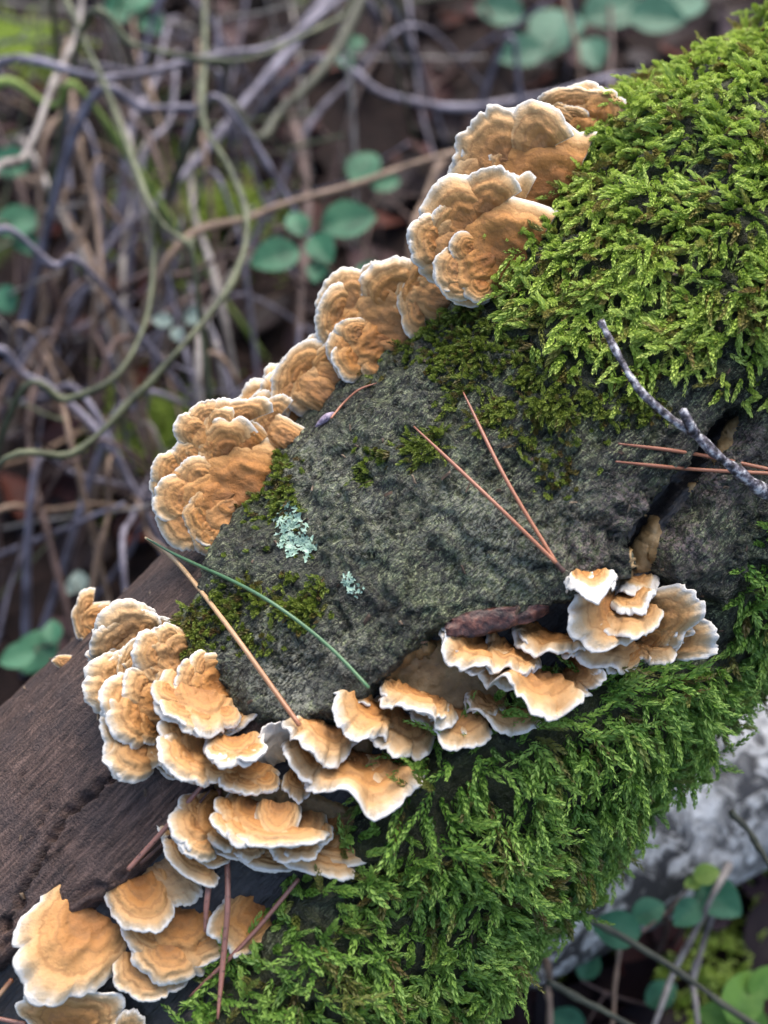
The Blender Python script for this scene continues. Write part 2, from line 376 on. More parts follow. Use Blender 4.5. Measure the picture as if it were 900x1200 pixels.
# moss density, painted as soft regions of the log's skin
P_MUP = [(738,20),(700,120),(655,205),(610,265),(545,330),(585,362),(620,395),(640,440),(720,455),(800,450),(850,470),(905,455),(1200,300),(1200,-300),(800,-300)]
P_MLO = [(405,975),(338,1050),(292,1108),(200,1204),(140,1330),(700,1600),(1250,900),(1200,640),(905,600),(868,640),(852,720),(835,770),(700,780),(610,822),(500,862),(470,920)]
blobs = [(330,585,28,0.8),(338,560,20,0.7),(318,545,16,0.6),(300,590,14,0.55),(270,620,12,0.6),(258,640,11,0.6),(325,705,34,0.8),(355,715,26,0.9),(285,725,26,0.8),(240,735,24,0.8),(232,760,18,0.7),(300,745,22,0.6),(375,690,16,0.6),
         (500,532,18,0.75),(470,545,18,0.7),(440,555,15,0.6),(520,525,16,0.6),(600,480,40,0.7),(580,440,36,0.7),(560,400,38,0.75),(520,380,34,0.7),(480,400,30,0.5),(440,430,20,.4),(640,460,40,0.6),(690,460,40,0.6),(740,455,40,0.7),(610,520,26,0.5),(655,560,26,0.45),(570,350,44,0.9),(620,360,44,0.9),(530,350,26,.7),(560,430,40,.8),(600,450,40,.8),(650,480,36,.8),(520,420,30,.6),(700,480,30,.6),(665,500,24,0.4),(540,470,20,0.35),(860,590,22,0.15),(830,690,30,0.7),(855,650,26,0.7),(310,530,14,0.5),(435,440,18,0.25),(600,400,40,0.5)]
jm = fbm(AXC*1.0, 4, 91)*34
s_mu = poly_sd(PXY, P_MUP)+jm; s_ml = poly_sd(PXY, P_MLO)+jm*0.8
d_up = sstep(s_mu, -16, 30); d_lo = sstep(s_ml, -8, 24)
d_bl = np.zeros(len(PXY))
for bx_, by_, br_, bw_ in blobs:
    d_bl = np.maximum(d_bl, bw_*np.exp(-(((PXY[:, 0]-bx_)**2+(PXY[:, 1]-by_)**2)/(br_*br_))))
d_bl = d_bl*sstep(fbm(AXC*2.2, 3, 95), -0.30, 0.15)*(s_bark > 2)
bare = 1-0.85*sstep(fbm(AXC*0.75, 3, 99), 0.26, 0.42)      # bald places in the carpet
d_up *= bare; d_lo *= 1-0.6*(1-bare)
H = H+0.0035*d_up*(1+0.7*lump)+0.0040*d_lo*(1+1.2*fbm(AXC*0.6, 3, 103))
RAD = (rbase(UU, TT).ravel()+H)
VLOG = logpt(UU, TT, RAD.reshape(UU.shape)).reshape(-1, 3)
FLOG = grid_faces(NU, NV, True)
AXC[:, 2] = H*100
cls = np.zeros(len(H), int); cls[s_brown > -2.5] = 1; cls[s_low > -7] = 2; cls[s_right > -5] = 3; cls[s_bark > -5] = 2
fc = cls[FLOG].max(1)
def blobf(L):
    z = np.zeros(len(PXY))
    for x, y, r, v in L: z = np.maximum(z, v*np.exp(-(((PXY[:, 0]-x)**2+(PXY[:, 1]-y)**2)/(r*r))))
    return z
A_PALE = blobf([(345,790,60,1.0),(300,765,36,0.8),(395,770,40,0.8),(590,640,70,0.65),(540,600,60,0.5),(430,600,80,0.45),(380,560,50,0.5),(850,540,30,0.5),(660,590,40,0.5)])
A_LIL = blobf([(735,600,40,0.9),(690,640,40,0.7),(850,560,45,0.9),(800,640,36,0.9),(870,520,30,0.8)])
A_MAT = np.clip(np.maximum(d_up, d_lo)*1.1+0.5*d_bl, 0, 1)
log = empty('mossy_log', (AX0-0.3*AXD), 'fallen log with grey bark, bare brown end, moss carpets and rows of bracket fungi', 'log')
M_BARK, M_BROWN, M_DARK = mat_bark(), mat_brown(), mat_dark()
for cid, nm, mt in ((0, 'inner_wood', M_DARK), (1, 'bare_wood', M_BROWN), (2, 'bark', M_BARK), (3, 'bark_plate', M_BARK)):
    fs = FLOG[fc == cid]; used, inv = np.unique(fs, return_inverse=True)
    me = npmesh(nm, VLOG[used], inv.reshape(-1, 4), True, {'ax': AXC[used], 'pale': A_PALE[used], 'lilac': A_LIL[used], 'mat': A_MAT[used]})
    link(nm, me, mt, log)
for e, nm in ((0, 'cut_end'), (NU-1, 'cut_end')):
    ring = VLOG[e*NV:(e+1)*NV]; c = ring.mean(0)
    ff = [(k, (k+1) % NV, NV) if e else ((k+1) % NV, k, NV) for k in range(NV)]
    me = bpy.data.meshes.new(nm); me.from_pydata([tuple(v) for v in ring]+[tuple(c)], [], ff); link(nm, me, M_DARK, log)
BVH = BVHTree.FromPolygons([tuple(v) for v in VLOG], FLOG.tolist())
# per-vertex normals of the height field
def grid_normals(V):
    G = V.reshape(NU, NV, 3); du = np.gradient(G, axis=0)
    dv = np.roll(G, -1, 1)-np.roll(G, 1, 1)
    n = nrm(np.cross(du, dv)); rad = G-AX0-((G-AX0)@AXD)[..., None]*AXD
    n *= np.sign((n*rad).sum(-1))[..., None]; return n.reshape(-1, 3)
NLOG = grid_normals(VLOG)
def hit(px, py):
    r = Vector(ray(px, py)); p, n, i, d = BVH.ray_cast(Vector(CAM), r.normalized())
    if p is None:
        q = Vector(at(px, py, 0.44)); p, n, i, d = BVH.find_nearest(q)
    p = np.array(p); n = np.array(n); rad = nrm(p-AX0-((p-AX0)@AXD)*AXD)
    if n@rad < 0: n = -n
    return p, n
def on_log(px, py, lift=0.0):
    p, n = hit(px, py); return p-nrm(ray(px, py))*lift

# ------------------------------------------------------------------ bracket fungi
M_FUN = mat_fungus('bracket_fungus'); M_CRUST = mat_crust()
def cap_mesh(base, tip, W, f=0.8, away=False, lobes=4, amp=0.13, rip=0.10, lift=0.0, roll=0.0, phi=105, arch=0.20, droop=0.26, hue=0.0, flip=False, seed=0, white=0.0, ws=1.0, sink=0.1, ref=None, frill=1.0, gam=1.0, want=None, rimmed=False):
    W = W*ws
    p, n = hit(*base); d = (p-CAM)@CF
    if ref is not None:
        d = (hit(*ref)[0]-CAM)@CF; p = at(base[0], base[1], d)
    k = d*TH/600
    g2 = np.array([tip[0]-base[0], base[1]-tip[1]], float)*k; l = np.linalg.norm(g2); Lr = l/f*(0.93 if rimmed else 1.0)
    dep = math.sqrt(max(Lr*Lr-l*l, 0))*(1 if away else -1)
    vdir = nrm(p-CAM)
    y = nrm(CX*g2[0]+CU*g2[1]+vdir*dep)
    x = nrm(np.cross(y, -vdir)); z = np.cross(x, y)
    if z@vdir > 0: z, x = -z, -x
    if roll:
        c_, s_ = math.cos(R_(roll)), math.sin(R_(roll)); x, z = x*c_+z*s_, z*c_-x*s_
    o = p-nrm(ray(*base))*lift-y*0.0015
    Wm = W*k
    kw_ = dict(lobes=lobes, amp=amp, rip=rip, phi=phi, arch=arch, droop=droop, hue=hue, flip=flip, white=white, sink=sink, frill=frill, gam=gam)
    if want is not None: want.append((o, x, y, z, Lr, Wm, dict(kw_), seed))
    return cap_shape(o, x, y, z, Lr, Wm, seed=seed, **kw_)
def rim_lobes(fr, n):
    o, x, y, z, Lr, Wm, kw, seed = fr; rg = random.Random(seed+9); out = []; S = min(Lr, Wm*0.8); c0 = math.cos(R_(kw['phi']))
    for i in range(n):
        q = (i+0.5)/n*2-1+rg.uniform(-0.6, 0.6)/n; a = q*R_(74); t = rg.uniform(0.50, 0.66)
        X = Wm/2*math.sin(a)*t; Y = Lr*((math.cos(a)-c0)/(1-c0))*t
        Z = S*(kw['arch']*math.sin(math.pi*0.62*t)*1.1-kw['droop']*t**3)-S*kw['sink']*(abs(a)/R_(kw['phi']))**4*(0.35+0.65*t)
        yd = nrm(np.array([Wm/2*math.sin(a)*1.0, Lr*math.cos(a)*0.8+0.15*Lr])); tl = R_(rg.uniform(-4, 9))
        y2 = nrm((x*yd[0]+y*yd[1])*math.cos(tl)+z*math.sin(tl)); x2 = nrm(np.cross(y2, z)); z2 = np.cross(x2, y2)
        if z2@z < 0: z2, x2 = -z2, -x2
        R0 = math.hypot(Wm/2*math.sin(a), Lr*((math.cos(a)-c0)/(1-c0)))
        k2 = dict(kw); k2.update(lobes=rg.choice((1, 2, 2)), arch=0.20, droop=0.14, sink=0.42, amp=0.07, rip=0.02, frill=kw['frill']*0.6, gam=kw['gam']*0.85)
        out.append(cap_shape(o+X*x+Y*y+(Z-0.0010)*z, x2, y2, z2, R0*(1.04-t)*rg.uniform(0.92, 1.12)+0.0012, max(R0*1.55/n*2.0, 0.006)*rg.uniform(0.85, 1.15), seed=seed+700+i, **k2))
    return out
def cap_shape(o, x, y, z, Lr, Wm, lobes=4, amp=0.13, rip=0.10, phi=105, arch=0.2, droop=0.26, hue=0.0, flip=False, seed=0, white=0.0, sink=0.1, frill=1.0, gam=1.0):
    rg = np.random.default_rng(seed+101)
    NTR, NAR = (20, 60) if Wm > 0.012 else (15, 42)
    a = np.linspace(-1, 1, NAR)*R_(phi); t = np.linspace(0, 1, NTR)**0.85
    c0 = math.cos(R_(phi))
    ox = Wm/2*np.sign(np.sin(a))*np.abs(np.sin(a))**0.95
    oy = Lr*((np.cos(a)-c0)/(1-c0))**0.82
    pr = rg.uniform(0, 6.28, 8); pz = np.stack([a*1.3+seed*5.1, 0*a+seed*1.7, 0*a], -1)
    ang = a/R_(phi)*math.pi*lobes+pr[0]+2.2*vnoise(pz*1.1, seed+2)
    lob = np.abs(np.cos(ang*0.5)); bmp = lob**0.55                       # rounded lobes meeting in narrow notches
    m = 1+amp*1.5*(bmp-0.8)+amp*1.0*vnoise(pz*1.5, seed)
    fin = np.abs(np.cos(ang*1.5+pr[1]+vnoise(pz*4, seed+5)*2))**0.5
    m += 0.045*(fin-0.8)+0.016*vnoise(pz*14, seed+4)
    ox, oy = ox*m, oy*m
    tt, aa = np.meshgrid(t, a, indexing='ij'); nzp = np.stack([tt*2.2, aa*1.6, 0*tt+seed*3.3], -1)
    ease = 1+(m[None, :]-1)*(tt**1.6-1)/np.maximum(m[None, :], 0.3)
    X = tt*ox[None, :]*ease; Y = tt*oy[None, :]*ease
    S = min(Lr, Wm*0.8)
    Z = S*(arch*np.sin(np.pi*0.62*tt)*1.1-droop*tt**3)
    Z = Z+S*1.1*rip*sstep(tt, 0.55, 1.0)*(bmp-0.6)[None, :]*(1+0.4*vnoise(nzp, seed+6))
    Z = Z+S*rip*0.8*tt**2*np.sin(ang*0.5+pr[3])[None, :]+S*0.07*tt*fbm(nzp*1.3, 2, seed+7)
    Z = Z+S*0.010*sstep(tt, 0.78, 1.0)*(fin-0.7)[None, :]
    Z = Z-S*sink*(np.abs(aa)/R_(phi))**4*(0.35+0.65*tt)
    zn = rg.uniform(2.6, 3.8)*min(max(Wm/0.020, 0.5), 1.0)
    warp = tt+0.10*vnoise(nzp*1.1, seed+9)+0.03*(1-bmp)[None, :]
    saw = (warp*zn+pr[4]) % 1.0; saw = np.where(saw < 0.72, saw/0.72, (1-saw)/0.28)
    Z = Z+S*0.058*(saw-0.5)*sstep(tt, 0.10, 0.35)*(1-sstep(tt, 0.86, 0.97))
    Z = Z+S*0.028*vnoise(np.stack([X/S*3.2, Y/S*3.2, 0*tt+seed], -1), seed+13)
    edge = sstep(tt, 0.86, 1.0); Z = Z-S*0.06*edge*rg.uniform(-0.6, 1.2)
    Z = Z+(S*0.030+0.0003)*frill*sstep(tt, 0.72, 1.0)*(vnoise(np.stack([aa*5.0, tt*1.2, 0*tt+seed], -1), seed+21)+0.35*vnoise(np.stack([aa*12, tt*1.5, 0*tt+seed], -1), seed+22))
    th = 0.0017*(1-0.5*tt)
    top = o+X[..., None]*x+Y[..., None]*y+(Z)[..., None]*z
    bot = o+(X*0.985)[..., None]*x+(Y*0.985)[..., None]*y+(Z-th)[..., None]*z
    rim = o+(X[-1]*1.012)[:, None]*x+(Y[-1]*1.012)[:, None]*y+(Z[-1]-th[-1]*0.5)[:, None]*z
    V = np.vstack([top.reshape(-1, 3), rim, bot[::-1].reshape(-1, 3)])
    F = grid_faces(2*NTR+1, NAR)
    tv = np.concatenate([tt.ravel(), np.ones(NAR)*1.0, tt[::-1].ravel()]); tv = np.clip(tv**gam+white*0.4, 0, 1)
    un = np.concatenate([np.zeros(NTR*NAR), np.full(NAR, 0.4), np.ones(NTR*NAR)])
    if flip: un = 1-un
    return npmesh('cap', V, F, True, {'t': tv, 'under': un, 'ph': np.full(len(V), rg.uniform(0, 1)), 'hue': np.full(len(V), hue*0.7+rg.uniform(0, 0.16))})

def crust_mesh(poly, thick=0.0016, seed=0):
    poly = np.asarray(poly, float); lo, hi = poly.min(0)-8, poly.max(0)+8
    nx = int((hi[0]-lo[0])/3.2)+2; ny = int((hi[1]-lo[1])/3.2)+2
    gx, gy = np.meshgrid(np.linspace(lo[0], hi[0], nx), np.linspace(lo[1], hi[1], ny), indexing='ij')
    P = np.stack([gx.ravel(), gy.ravel()], -1); nz3 = np.stack([P[:, 0]*0.03, P[:, 1]*0.03, 0*P[:, 0]+seed], -1)
    s = poly_sd(P, poly)+fbm(nz3*1.6, 3, seed)*8
    V = []
    for (qx, qy), sv, nn in zip(P, s, fbm(nz3, 4, seed+4)):
        p, n = hit(qx, qy); V.append(p+n*(thick*float(sstep(np.array(sv), -4, 6))*(1+0.9*nn)-0.0005))
    V = np.array(V); F = grid_faces(nx, ny); F = F[(s[F] > -5).all(1)]
    u, inv = np.unique(F, return_inverse=True)
    return npmesh('crust', V[u], inv.reshape(-1, 4), True)

C = {}
def cluster(label, caps, crusts=(), group='bracket fungi growing on the mossy log', cat='fungus'):
    b = hit(*caps[0][0])[0] if caps else hit(*crusts[0][0])[0]
    e = empty('bracket_fungus', b, label, cat, group)
    for c in caps:
        kw = dict(c[3]) if len(c) > 3 else {}
        kw.setdefault('seed', len(bpy.data.meshes) % 397+len(bpy.data.meshes)//397)
        if kw.pop('on', False):                           # a tier grown out of its own fan: root sunk, rim proud
            kw['ref'] = max(caps, key=lambda q: q[2])[0]; kw['lift'] = kw.get('lift', 0)*0.4-0.0022; kw['f'] = 0.985
        if kw.pop('sub', False) and c[2] > 34 and not kw.get('flip'):
            rg = random.Random(kw['seed']); bx_, tx_ = np.array(c[0], float), np.array(c[1], float); g_ = tx_-bx_; pp = np.array([-g_[1], g_[0]])/np.linalg.norm(g_)
            k_r = kw.pop('rim', 0)
            for sgn in ((-1, 1) if c[2] > 60 else (rg.choice((-1, 1)),)):
                b2 = bx_+g_*rg.uniform(0.0, 0.2)+pp*sgn*c[2]*rg.uniform(0.14, 0.30); k2 = dict(kw); k2.update(seed=kw['seed']+500+sgn, lift=kw.get('lift', 0)+rg.uniform(0.0005, 0.003), lobes=2, rip=0.06, white=kw.get('white', 0)*0.7)
                k2['ref'] = c[0]
                link('cap', cap_mesh(tuple(b2), tuple(b2+g_*rg.uniform(0.45, 0.75)), c[2]*rg.uniform(0.38, 0.55), **k2), M_FUN, e)
        fr_ = []; rim = kw.pop('rim', 0); link('cap', cap_mesh(c[0], c[1], c[2], want=fr_, rimmed=bool(rim), **kw), M_FUN, e)
        for me_ in (rim_lobes(fr_[0], rim if c[2] > 60 else max(2, rim-2)) if rim and c[2] > 30 else ()): link('lobe', me_, M_FUN, e)
    for i, c in enumerate(crusts): link('crust', crust_mesh(c, seed=i+3), M_CRUST, e)
    return e
def U(**k): d = dict(f=0.90, away=True, arch=0.18, droop=0.15, amp=0.10, rip=0.022, frill=0.5, phi=104, ws=1.08, sink=0.48, gam=1.15, rim=4); d.update(k); return d
def M(**k): d = dict(f=0.60, away=False, arch=0.16, droop=0.13, amp=0.10, rip=0.10, phi=98, sink=0.12, frill=1.3, sub=True); d.update(k); return d
def Bq(**k): d = dict(f=0.88, away=False, arch=0.10, droop=0.12, amp=0.09, rip=0.045, phi=100); d.update(k); return d

cluster('topmost tan bracket fungus beside the bright moss, ruffled with small raised lobes', [
    ((684,186),(656,104),112,U(lobes=4)), ((672,156),(684,100),56,U(on=True,lobes=3,lift=.004)), ((694,156),(711,122),40,U(on=True,lobes=3,lift=.002)), ((664,152),(646,119),34,U(on=True,lift=.005,lobes=2))])
cluster('largest fan shaped orange bracket fungus with concentric rings beside the bright moss', [
    ((560,238),(526,228),34,U()), ((664,224),(540,186),140,U(lobes=4,arch=.26,lift=.003)), ((612,192),(534,210),74,U(on=True,lobes=3,lift=.004)), ((628,206),(558,242),76,U(on=True,lobes=3,lift=.007)), ((642,224),(604,263),64,U(on=True,lobes=3,lift=.007))])
cluster('pale tan bracket fungus with two stacked shelves just below the large ringed one', [
    ((626,276),(564,256),60,U(lift=-.001)), ((616,304),(496,254),124,U(lobes=4,arch=.26)), ((562,284),(478,284),68,U(on=True,lobes=3,lift=.004)), ((578,302),(506,334),66,U(on=True,lobes=3,lift=.007))])
cluster('small knobbly bracket fungus wedged between two larger fans on the upper edge', [
    ((532,348),(490,320),44,U(lobes=2)), ((524,354),(459,332),52,U(lobes=2,lift=.003))])
cluster('broad orange bracket fungus with scalloped white rim where thin moss meets bark', [
    ((490,362),(446,333),48,U(lobes=2)), ((492,392),(374,358),118,U(lobes=6,arch=.24)), ((470,366),(408,334),50,U(on=True,lobes=3,lift=.003)), ((432,384),(357,388),56,U(on=True,lobes=3,lift=.004)), ((452,398),(384,428),64,U(on=True,lobes=4,lift=.007))])
cluster('narrow two tiered bracket fungus tucked beside the broad scalloped one', [
    ((396,420),(341,397),46,U(lobes=2)), ((396,438),(346,436),48,U(lobes=3,lift=.003)), ((390,447),(364,456),32,U(lobes=2,lift=.004))])
cluster('bracket fungus of four rounded stacked tiers above the curled needle with a bud scale', [
    ((368,450),(312,416),54,U(lobes=3)), ((366,460),(297,450),50,U(lobes=3,lift=.003)), ((364,468),(308,478),48,U(lobes=3,lift=.005)), ((356,480),(322,494),36,U(lobes=2,lift=.006))])
cluster('bracket fungus with small scalloped tiers next to the big drooping fan', [
    ((308,490),(264,466),40,U(lobes=2,lift=.004)), ((334,506),(274,482),52,U(lobes=2,lift=.006)), ((330,514),(269,504),48,U(lobes=2,lift=.009)), ((326,522),(279,530),42,U(lobes=2,lift=.011))])
cluster('big drooping orange fan fungus hanging off the edge above the pale needle tip', [
    ((304,578),(188,552),124,U(lobes=4,arch=.22)), ((292,524),(240,477),54,U(on=True,lobes=3,lift=.002)), ((262,524),(210,484),62,U(on=True,lobes=3,lift=.005)), ((248,562),(174,558),72,U(on=True,lobes=2,lift=.005)), ((270,580),(173,606),78,U(on=True,lobes=3,lift=.008)), ((284,592),(214,632),62,U(on=True,lobes=3,lift=.008))])
cluster('tiny two lobed fungus alone on the edge of the bare brown wood', [
    ((126,720),(112,706),24,U(f=.95,lobes=1,amp=.04)), ((122,724),(82,728),36,U(f=.95,lobes=1,amp=.04,lift=.001))])
cluster('tiniest pale fungus nub on the edge of the bare brown wood', [((78,776),(54,773),15,U(lobes=1,amp=.05))])
cluster('dense rosette of overlapping tan fungus caps where bare wood meets bark', [
    ((176,750),(164,709),38,M(rim=4,sub=False,f=.9,lobes=3,white=.3)), ((172,778),(122,716),76,M(rim=4,sub=False,f=.85,lobes=4,hue=.2,rip=.05,amp=.08,sink=.25)), ((156,778),(104,764),54,M(rim=4,sub=False,f=.85,lobes=3,hue=.15,rip=.05,sink=.25)),
    ((258,800),(205,812),70,M(rim=4,sub=False,f=.75,lobes=4)), ((172,786),(138,782),38,M(rim=4,sub=False,f=.8,lobes=3,hue=.2,lift=.004)), ((214,772),(158,770),76,M(rim=4,sub=False,f=.8,lobes=4,lift=.005,amp=.10,arch=.3,hue=.2,rip=.06,sink=.3)),
    ((176,800),(105,806),62,M(rim=4,sub=False,f=.8,lobes=3,hue=.1,rip=.05,sink=.25)), ((262,828),(284,856),54,M(rim=4,sub=False,f=.75,lobes=3)), ((204,818),(128,836),64,M(rim=4,sub=False,f=.75,lobes=3,lift=.005,rip=.06,sink=.25)), ((236,808),(216,852),94,M(rim=4,sub=False,f=.62,lobes=3,lift=.009)),
    ((206,846),(138,884),74,M(rim=4,sub=False,f=.72,lobes=4,rip=.05,amp=.07,sink=.25)), ((245,862),(206,902),88,M(rim=4,sub=False,f=.66,lobes=5,lift=.005)), ((208,892),(199,911),36,M(rim=4,sub=False,f=.7,lobes=2,hue=.15)),
    ((276,866),(278,897),70,M(rim=4,sub=False,f=.55,lobes=2,lift=.008,white=.2)), ((288,892),(274,924),84,M(rim=4,sub=False,f=.65,lobes=5))], 
    [[(196,800),(262,812),(270,850),(240,880),(190,870),(180,830)]])
cluster('wavy fungus caps with curled white edges at the end of the pale pine needle', [
    ((332,890),(304,846),66,M(f=.85,lobes=3,flip=True,arch=-.1,droop=-.2,rip=.14,lift=.004)), ((382,850),(362,884),88,M(f=.5,lobes=3,lift=.006,rip=.16)), ((372,880),(357,909),78,M(f=.5,lobes=4,lift=.004,rip=.14)),
    ((352,905),(346,938),40,M(f=.6,lobes=3)), ((424,884),(412,944),138,M(f=.62,lobes=5,rip=.16,lift=.004))],
    [[(395,850),(432,850),(436,890),(410,905),(390,890)]])
cluster('hand shaped bunch of fungus caps in layers between brown wood and green moss', [
    ((236,972),(202,1000),44,M(rim=4,sub=False,f=.75,lobes=2,rip=.05)), ((290,962),(276,1004),64,M(rim=4,sub=False,f=.7,lobes=4)), ((315,972),(302,1015),48,M(rim=4,sub=False,f=.7,lobes=2)), ((386,955),(368,1016),54,M(rim=4,sub=False,f=.75,lobes=1,amp=.05)),
    ((264,945),(216,986),68,M(rim=4,sub=False,f=.7,lobes=3,rip=.05,amp=.08,lift=.005,sink=.25)), ((246,980),(222,1017),36,M(rim=4,sub=False,f=.75,lobes=1,amp=.05,lift=.005)), ((350,955),(346,1003),68,M(rim=4,sub=False,f=.66,lobes=2,lift=.005)), ((296,940),(274,982),62,M(rim=4,sub=False,f=.62,lobes=2,lift=.008)), ((326,944),(322,989),54,M(rim=4,sub=False,f=.62,lobes=1,amp=.06,lift=.010))],
    [[(258,918),(330,912),(372,935),(412,945),(412,968),(370,985),(300,970),(255,950)]])
cluster('long frilled run of fungus shelves with ochre sheet between bark lip and moss', [
    ((440,822),(412,858),92,M(f=.5,lobes=4,rip=.13,lift=.003)), ((478,838),(450,880),84,M(f=.6,lobes=3,rip=.08)), ((534,828),(516,870),98,M(f=.58,lobes=4,rip=.1)), ((492,812),(482,840),98,M(f=.42,lobes=3,rip=.15,lift=.005)),
    ((590,826),(580,854),92,M(f=.55,lobes=4,rip=.12)), ((668,782),(700,802),52,M(f=.6,lobes=3,lift=.002)), ((626,786),(608,830),134,M(f=.45,lobes=4,rip=.15,lift=.006))],
    [[(452,795),(500,752),(545,742),(575,790),(600,800),(590,825),(520,838),(470,825)]])
cluster('narrow frilled fungus shelf under the loose reddish bark chip', [
    ((562,748),(534,780),84,M(f=.42,lobes=4,rip=.15,roll=-8)), ((602,758),(592,786),68,M(f=.42,lobes=3,rip=.15,lift=.003)), ((648,742),(640,768),86,M(f=.40,lobes=3,rip=.14,lift=.002))])
cluster('small white frilly fungus shelf where the forked pine needles join', [
    ((692,672),(692,700),64,M(f=.45,lobes=4,rip=.14,white=.55)), ((742,676),(738,702),62,M(f=.42,lobes=4,rip=.16,white=.5))])
cluster('wide layered fungus with broad white rimmed shelves below the bark crack', [
    ((722,735),(676,776),94,M(f=.62,lobes=4)), ((765,742),(772,780),74,M(f=.62,lobes=3)), ((768,748),(842,746),58,M(f=.8,lobes=2,white=.1)), ((752,738),(822,704),68,M(f=.8,lobes=2,lift=.004,rip=.05)),
    ((728,706),(672,742),88,M(f=.62,lobes=4,lift=.006)), ((740,705),(724,752),76,M(f=.6,lobes=3,lift=.009)), ((738,696),(744,722),54,M(f=.5,lobes=3,lift=.010,white=.2))])
cluster('ochre fungus sheet lying inside the bark crack', [], [[(764,604),(776,606),(772,634),(764,672),(738,676),(738,650),(750,622)], [(852,496),(866,486),(858,516),(838,544),(832,538)], [(806,566),(822,560),(812,580),(804,580)]])
GB = 'single fungus caps on the dark wood'
for lab, c in (
    ('smooth buff fungus cap at the torn edge of brown wood, with no zones', ((188,1010),(230,1058),56,Bq(lobes=1,amp=.05,hue=.35))),
    ('orange brown fungus cap against the moss behind the two spotted needles', ((306,1062),(258,1108),76,Bq(lobes=3,amp=.1))),
    ('wide buff and orange fungus cap crossed by a spotted needle', ((212,1064),(196,1142),118,Bq(lobes=4,rim=3))),
    ('tan fungus cap with straight sides emerging from under the torn brown wood', ((165,1031),(182,1088),86,Bq(lobes=2,lift=.003))),
    ('largest cap on the dark wood, a broad tan fan with white lobed rim', ((110,1070),(52,1146),130,Bq(lobes=5,lift=.002,f=.8))),
    ('small fungus cap with orange band and white rim below the wide one', ((178,1124),(172,1173),90,Bq(lobes=3,lift=.001))),
    ('round speckled fungus cap with orange centre and pale scalloped rim', ((80,1208),(88,1146),124,Bq(lobes=6,phi=150,amp=.07,arch=-.04,droop=-.05,f=.95,hue=.1,lift=.003))),
    ('little fungus cap beside the round speckled one', ((146,1222),(162,1176),42,Bq(lobes=2)))):
    cluster(lab, [c], group=GB)

# ------------------------------------------------------------------ moss
GRAV = np.array([0, 0, -1.0])
def moss_mesh(name, P, N, D, L, lw, hue, dead, nleaf=26, beta=42, out=0.45, curl=0.5, flat=0.75):
    n = len(P); rg = RNG
    s = (np.arange(nleaf)+0.3)/nleaf
    al = rg.uniform(0.15, 1.0, n)*out*1.5
    cu = rg.uniform(0.1, 1.0, n)*curl
    side = nrm(np.cross(N, D)); sw = rg.uniform(-0.35, 0.35, n)
    S = s[None, :, None]
    pos = P[:, None, :]+L[:, None, None]*(D[:, None, :]*(S*np.cos(al)[:, None, None])+N[:, None, :]*(np.sin(al)[:, None, None]*S-cu[:, None, None]*S*S*0.5)+side[:, None, :]*(sw[:, None, None]*S*S))
    T = nrm(np.gradient(pos, axis=1))
    e1 = nrm(np.cross(T, N[:, None, :]+0.01)); e2 = np.cross(e1, T)
    psi = (np.arange(nleaf)*2.39996)[None, :]+rg.uniform(0, 6.28, (n, 1))
    radial = nrm(np.cos(psi)[..., None]*e1+np.sin(psi)[..., None]*e2*flat)
    be = R_(beta)*(1-0.45*s)[None, :]*rg.uniform(0.75, 1.25, (n, nleaf))
    ld = nrm(np.cos(be)[..., None]*T+np.sin(be)[..., None]*radial)
    sv = nrm(np.cross(ld, radial))
    ll = (lw[:, None]*(0.75+0.5*np.sin(np.pi*(0.15+0.75*s)))[None, :]*(1-0.35*s**3)[None, :]*rg.uniform(0.8, 1.2, (n, nleaf)))[..., None]
    mid = pos+ld*ll*0.42+radial*ll*0.10
    a = pos; b = mid+sv*ll*0.25; c = pos+ld*ll+T*ll*0.1-radial*ll*0.08; d = mid-sv*ll*0.25
    V = np.stack([a, b, c, d], 2).reshape(-1, 3)
    k = np.arange(n*nleaf)*4
    F = np.concatenate([np.stack([k, k+1, k+2], -1), np.stack([k, k+2, k+3], -1)])
    sa = np.repeat(np.broadcast_to(s[None, :], (n, nleaf)).reshape(-1), 4)
    ha = np.repeat(np.repeat(hue, nleaf)+RNG.uniform(-.12, .12, n*nleaf), 4); da = np.repeat(np.repeat(dead, nleaf), 4)
    return npmesh(name, V, F, False, {'s': sa, 'hue': np.clip(ha, 0, 1), 'dead': da})
# sampling of the log's skin, area weighted
G4 = VLOG[FLOG]; area = 0.5*np.linalg.norm(np.cross(G4[:, 2]-G4[:, 0], G4[:, 3]-G4[:, 1]), axis=1)
FU = UF[FLOG].mean(1); okf = (FU > -0.25) & (FU < 0.27)
def sample(dens, n, power=1.0):
    wgt = area*okf*(dens[FLOG].mean(1)**power); wgt = wgt/wgt.sum()
    f = RNG.choice(len(FLOG), n, p=wgt); q = RNG.dirichlet(np.ones(4), n)
    P = (VLOG[FLOG[f]]*q[..., None]).sum(1); N = nrm(NLOG[FLOG[f]].sum(1)); A = (AXC[FLOG[f]]*q[..., None]).sum(1)
    return P, N, A, dens[FLOG[f]].mean(1), PXY[FLOG[f, 0]]
def tangent(N, pref, spread):
    n = len(N); r = RNG.normal(size=(n, 3))
    v = pref+r*spread; v = v-(v*N).sum(1, keepdims=True)*N; return nrm(v)
def pix_dir(x, y): return nrm(CX*x-CU*y)
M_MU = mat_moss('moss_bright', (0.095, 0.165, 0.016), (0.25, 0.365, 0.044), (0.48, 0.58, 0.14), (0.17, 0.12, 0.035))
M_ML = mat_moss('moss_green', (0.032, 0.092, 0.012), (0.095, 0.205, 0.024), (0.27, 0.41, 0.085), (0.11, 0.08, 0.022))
M_MT = mat_moss('moss_tuft', (0.030, 0.055, 0.008), (0.085, 0.125, 0.015), (0.20, 0.25, 0.04), (0.09, 0.06, 0.02))
